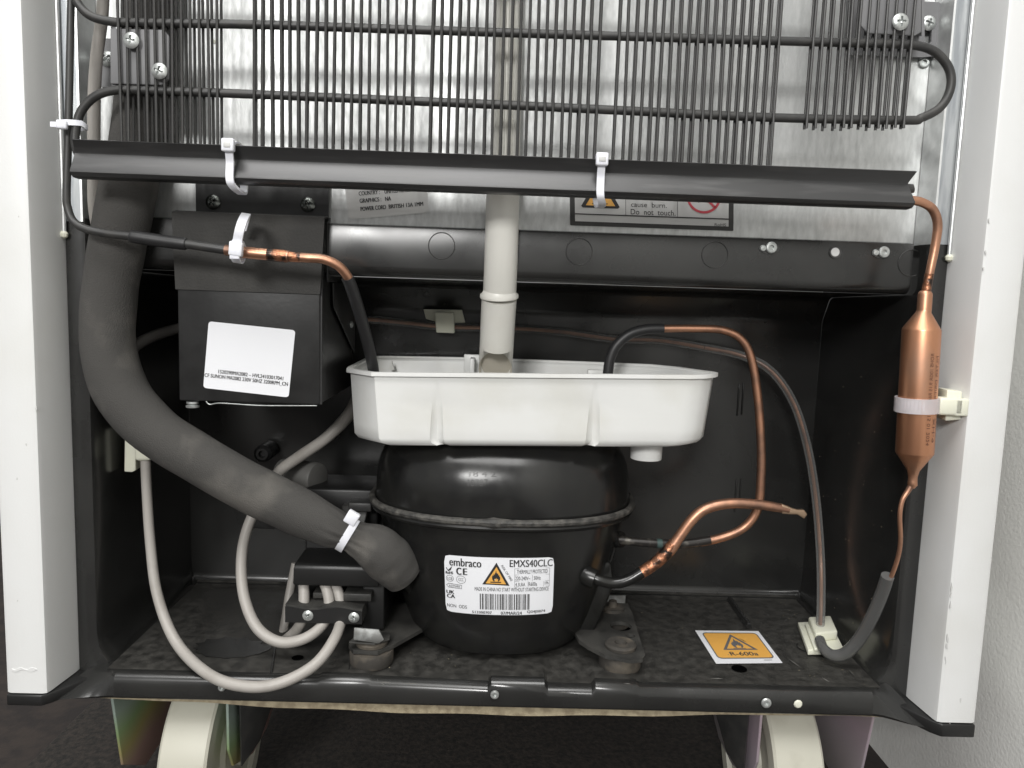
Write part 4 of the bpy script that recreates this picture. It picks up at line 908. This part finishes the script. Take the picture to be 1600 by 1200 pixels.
# ------------------------------------------------------------------ cable ties
def tie(label, path, wd, w, head, hd, parent=None):
    t = thing('cable_tie', label, 'cable tie', head, 'white nylon cable ties')
    path = cat([tuple(p) for p in path], 5, True); v, f = strap(path, wd, w, .0012); obj('strap', v, f, M_nylon, t, True)
    a, b_, c = [Vector(x) for x in hd]; hc = Vector(head)
    MB().add([hc+a*i+b_*j+c*k for k in (-1, 1) for j in (-1, 1) for i in (-1, 1)], [(0, 1, 3, 2), (4, 5, 7, 6), (0, 1, 5, 4), (2, 3, 7, 6), (0, 2, 6, 4), (1, 3, 7, 5)]).build('head', M_nylon, t, .0007)
    return t
for px, hy, lab in ((359, 227, 'white cable tie round the rail above the fan box'), (940, 245, 'white cable tie round the rail above the warning label')):
    c = P(px, hy, -.012); x = c.x; z = P(px, 218+(px-113)*.0379, -.0105).z
    path = [(x, -.0125, z-.002), (x, -.0118, z-.008), (x, -.0124, z-.0150), (x+.0006, -.0115, z-.0182), (x+.002, -.006, z-.0205), (x+.001, .004, z-.0195), (x, .0075, z-.01), (x, .003, z+.0008), (x, -.007, z+.0022)]
    t = tie(lab, path, (1, 0, 0), .0036, (x, -.0140, z-.0005), ((.0029, 0, 0), (0, .0018, 0), (0, 0, .0030)))
    MB().box(x-.0016, x+.0016, -.0161, -.0156, z-.0018, z+.0006).build('pawl', M_label2, t, .0003)
# round the two pipes at the left edge
c = P(112, 197, .003); r = .0058
path = [(c.x+r*1.05*math.cos(a*.524), c.y+.001+r*.8*math.sin(a*.524), c.z+.0001*a) for a in range(12)]
tie('white cable tie joining two black pipes at the left edge', path, (0, 0, 1), .0026, P(97, 195, -.002), ((.0022, .0007, 0), (-.0004, .0015, 0), (0, 0, .0021)))
p = P(87, 195, -.001); MB().box(p.x-.002, p.x+.002, p.y-.0012, p.y-.0003, p.z-.0012, p.z+.0012).build('tail', M_nylon, [o for o in COL.objects if o.name == 'cable_tie.002'][0])
# round the copper joint and up over the foam sheet
c = P(372, 393, .003); r = .0052
path = [(c.x, c.y+r*math.cos(a*.628), c.z+r*math.sin(a*.628)) for a in range(10)]
t = tie('white cable tie with an upright loop round the copper joint', path, (1, 0, -.12), .0042, P(369, 389, -.004), ((.0032, 0, -.0004), (0, .0018, 0), (.0003, 0, .0034)))
q = cat([tuple(P(371, 378, -.003)), tuple(P(374, 362, -.0045)), tuple(P(379, 346, -.003)), tuple(P(384, 336, .004)), tuple(P(384, 338, .014)), tuple(P(378, 360, .016))], 5)
v, f = strap(q, (1, 0, -.12), .0045, .0012, False); obj('loose_end', v, f, M_nylon, t, True)
p = P(367, 396, -.0045); MB().box(p.x-.0024, p.x+.0024, p.y-.001, p.y+.001, p.z-.0028, p.z+.002).build('tail', M_nylon, t, .0004)
# round the pinched hose end
c = P(543, 836, .039); ax = (P(570, 852, .039)-P(515, 820, .039)).normalized(); up_ = Vector((0, -1, 0)).cross(ax).normalized(); r = mm(24.5, c)
path = [c + (up_*math.sin(a*.5236)*1.08+Vector((0, -1, 0))*math.cos(a*.5236))*r for a in range(12)]
hp = P(550, 809, .024); sd = (P(543, 836, .039)-P(554, 806, .039)).normalized()
tie('white cable tie pinching the foam hose close to the compressor', path, ax, .0042, hp, (ax*.0034, Vector((0, .002, 0)), up_*.0036))
# drier strap with adhesive mount
t = thing('cable_tie', 'translucent cable tie with cream mount round the copper filter drier', 'cable tie', P(1432, 632, .006), 'white nylon cable ties')
c = P(1432.5, 632, Yd); r = mm(29.5, c); path = [c + (side*math.cos(a*.3927)*1.04+fr_*math.sin(a*.3927))*r + Vector((0, 0, 0)) for a in range(16)]
v, f = strap(path, axd, mm(23, c), .0012); obj('strap', v, f, mat('translucent_nylon', (.8, .76, .78), .35, trans=.45), t, True)
for k in range(7):
    a = -1.15+k*.16; p = c + (side*math.sin(a)*1.04+fr_*math.cos(a))*(r+.0007)
    tv = (side*math.cos(a)*1.04-fr_*math.sin(a)).normalized(); w = mm(1.6, c); hgt = mm(7, c)
    obj('tooth', [p-tv*w-axd*hgt, p+tv*w-axd*hgt, p+tv*w+axd*hgt, p-tv*w+axd*hgt], [(0, 1, 2, 3)], MATS['translucent_nylon'], t)
p = P(1481, 634, .004); MB().box(p.x-.0065, p.x+.006, p.y-.004, p.y+.004, p.z-.0045, p.z+.0045).build('head', M_clip, t, .0012)
p = P(1491, 635, .008)
MB().prism([P(1480, 609, .004), P(1504, 612, .004), P(1502, 656, .004), P(1477, 658, .004)], (.002, .012, 0)).build('mount_pad', M_clip, t, .0007)
p = P(1500, 636, .002); MB().box(p.x-.0035, p.x+.0035, p.y-.002, p.y+.002, p.z-.0045, p.z+.0045).build('mount_bridge', M_clip, t, .0008)
# small tab behind the left cord
p = P(132, 200, .036)

# specks of dust and grit caught in the bay
random.seed(8); v = []; f = []
def speck(c, a, b_, r):
    n = len(v)
    for k in range(5):
        t = k*1.2566+random.random()*.6; q = r*random.uniform(.5, 1.2); v.append(c+a*q*math.cos(t)+b_*q*math.sin(t))
    f.append(tuple(range(n, n+5)))
for _ in range(110):
    Y = random.uniform(.035, .14); speck(Vector((.2204-.02*(Y-.05)-.0004, Y, random.uniform(.016, .2)*random.random()**.5)), Vector((0, 1, 0)), Vector((0, 0, 1)), random.choice((.00012, .0002, .0003, .0005)))
for _ in range(90):
    speck(Vector((.205-.30*random.random()**2.2, random.uniform(.02, .14), .0011)), Vector((1, 0, 0)), Vector((0, 1, 0)), random.choice((.0002, .0003, .0003, .0005)))
o = obj('dust', v, f, M_tan, cab); o['kind'] = 'stuff'

# scratches rubbed into the front lip and the tray
random.seed(21); v = []; f = []
for px, py, L, a in [(600, 1066, 22, .03), (640, 1068, 30, .02), (590, 1062, 6, 1.2), (598, 1069, 7, .4), (1160, 1000, 18, .5), (1240, 1035, 26, .6), (1290, 1062, 14, .5), (1120, 1060, 20, .02), (880, 1082, 16, .03), (1330, 1050, 16, .8), (980, 1068, 12, .1), (430, 1066, 9, .3)]:
    g = (lambda x, y: Pz(x, y, .0009)) if py < 1058 else (lambda x, y: P(x, y, .0120))
    dx, dy = L*math.cos(a)/2, L*math.sin(a)/2; n = len(v)
    v += [g(px-dx, py-dy), g(px+dx*.2, py+dy*.2-.7), g(px+dx, py+dy), g(px+dx*.2, py+dy*.2+.6)]; f.append((n, n+1, n+2, n+3))
o = obj('scratches', v, f, mat('scratch_grey', (.16, .155, .145), .6), tray); o['kind'] = 'stuff'
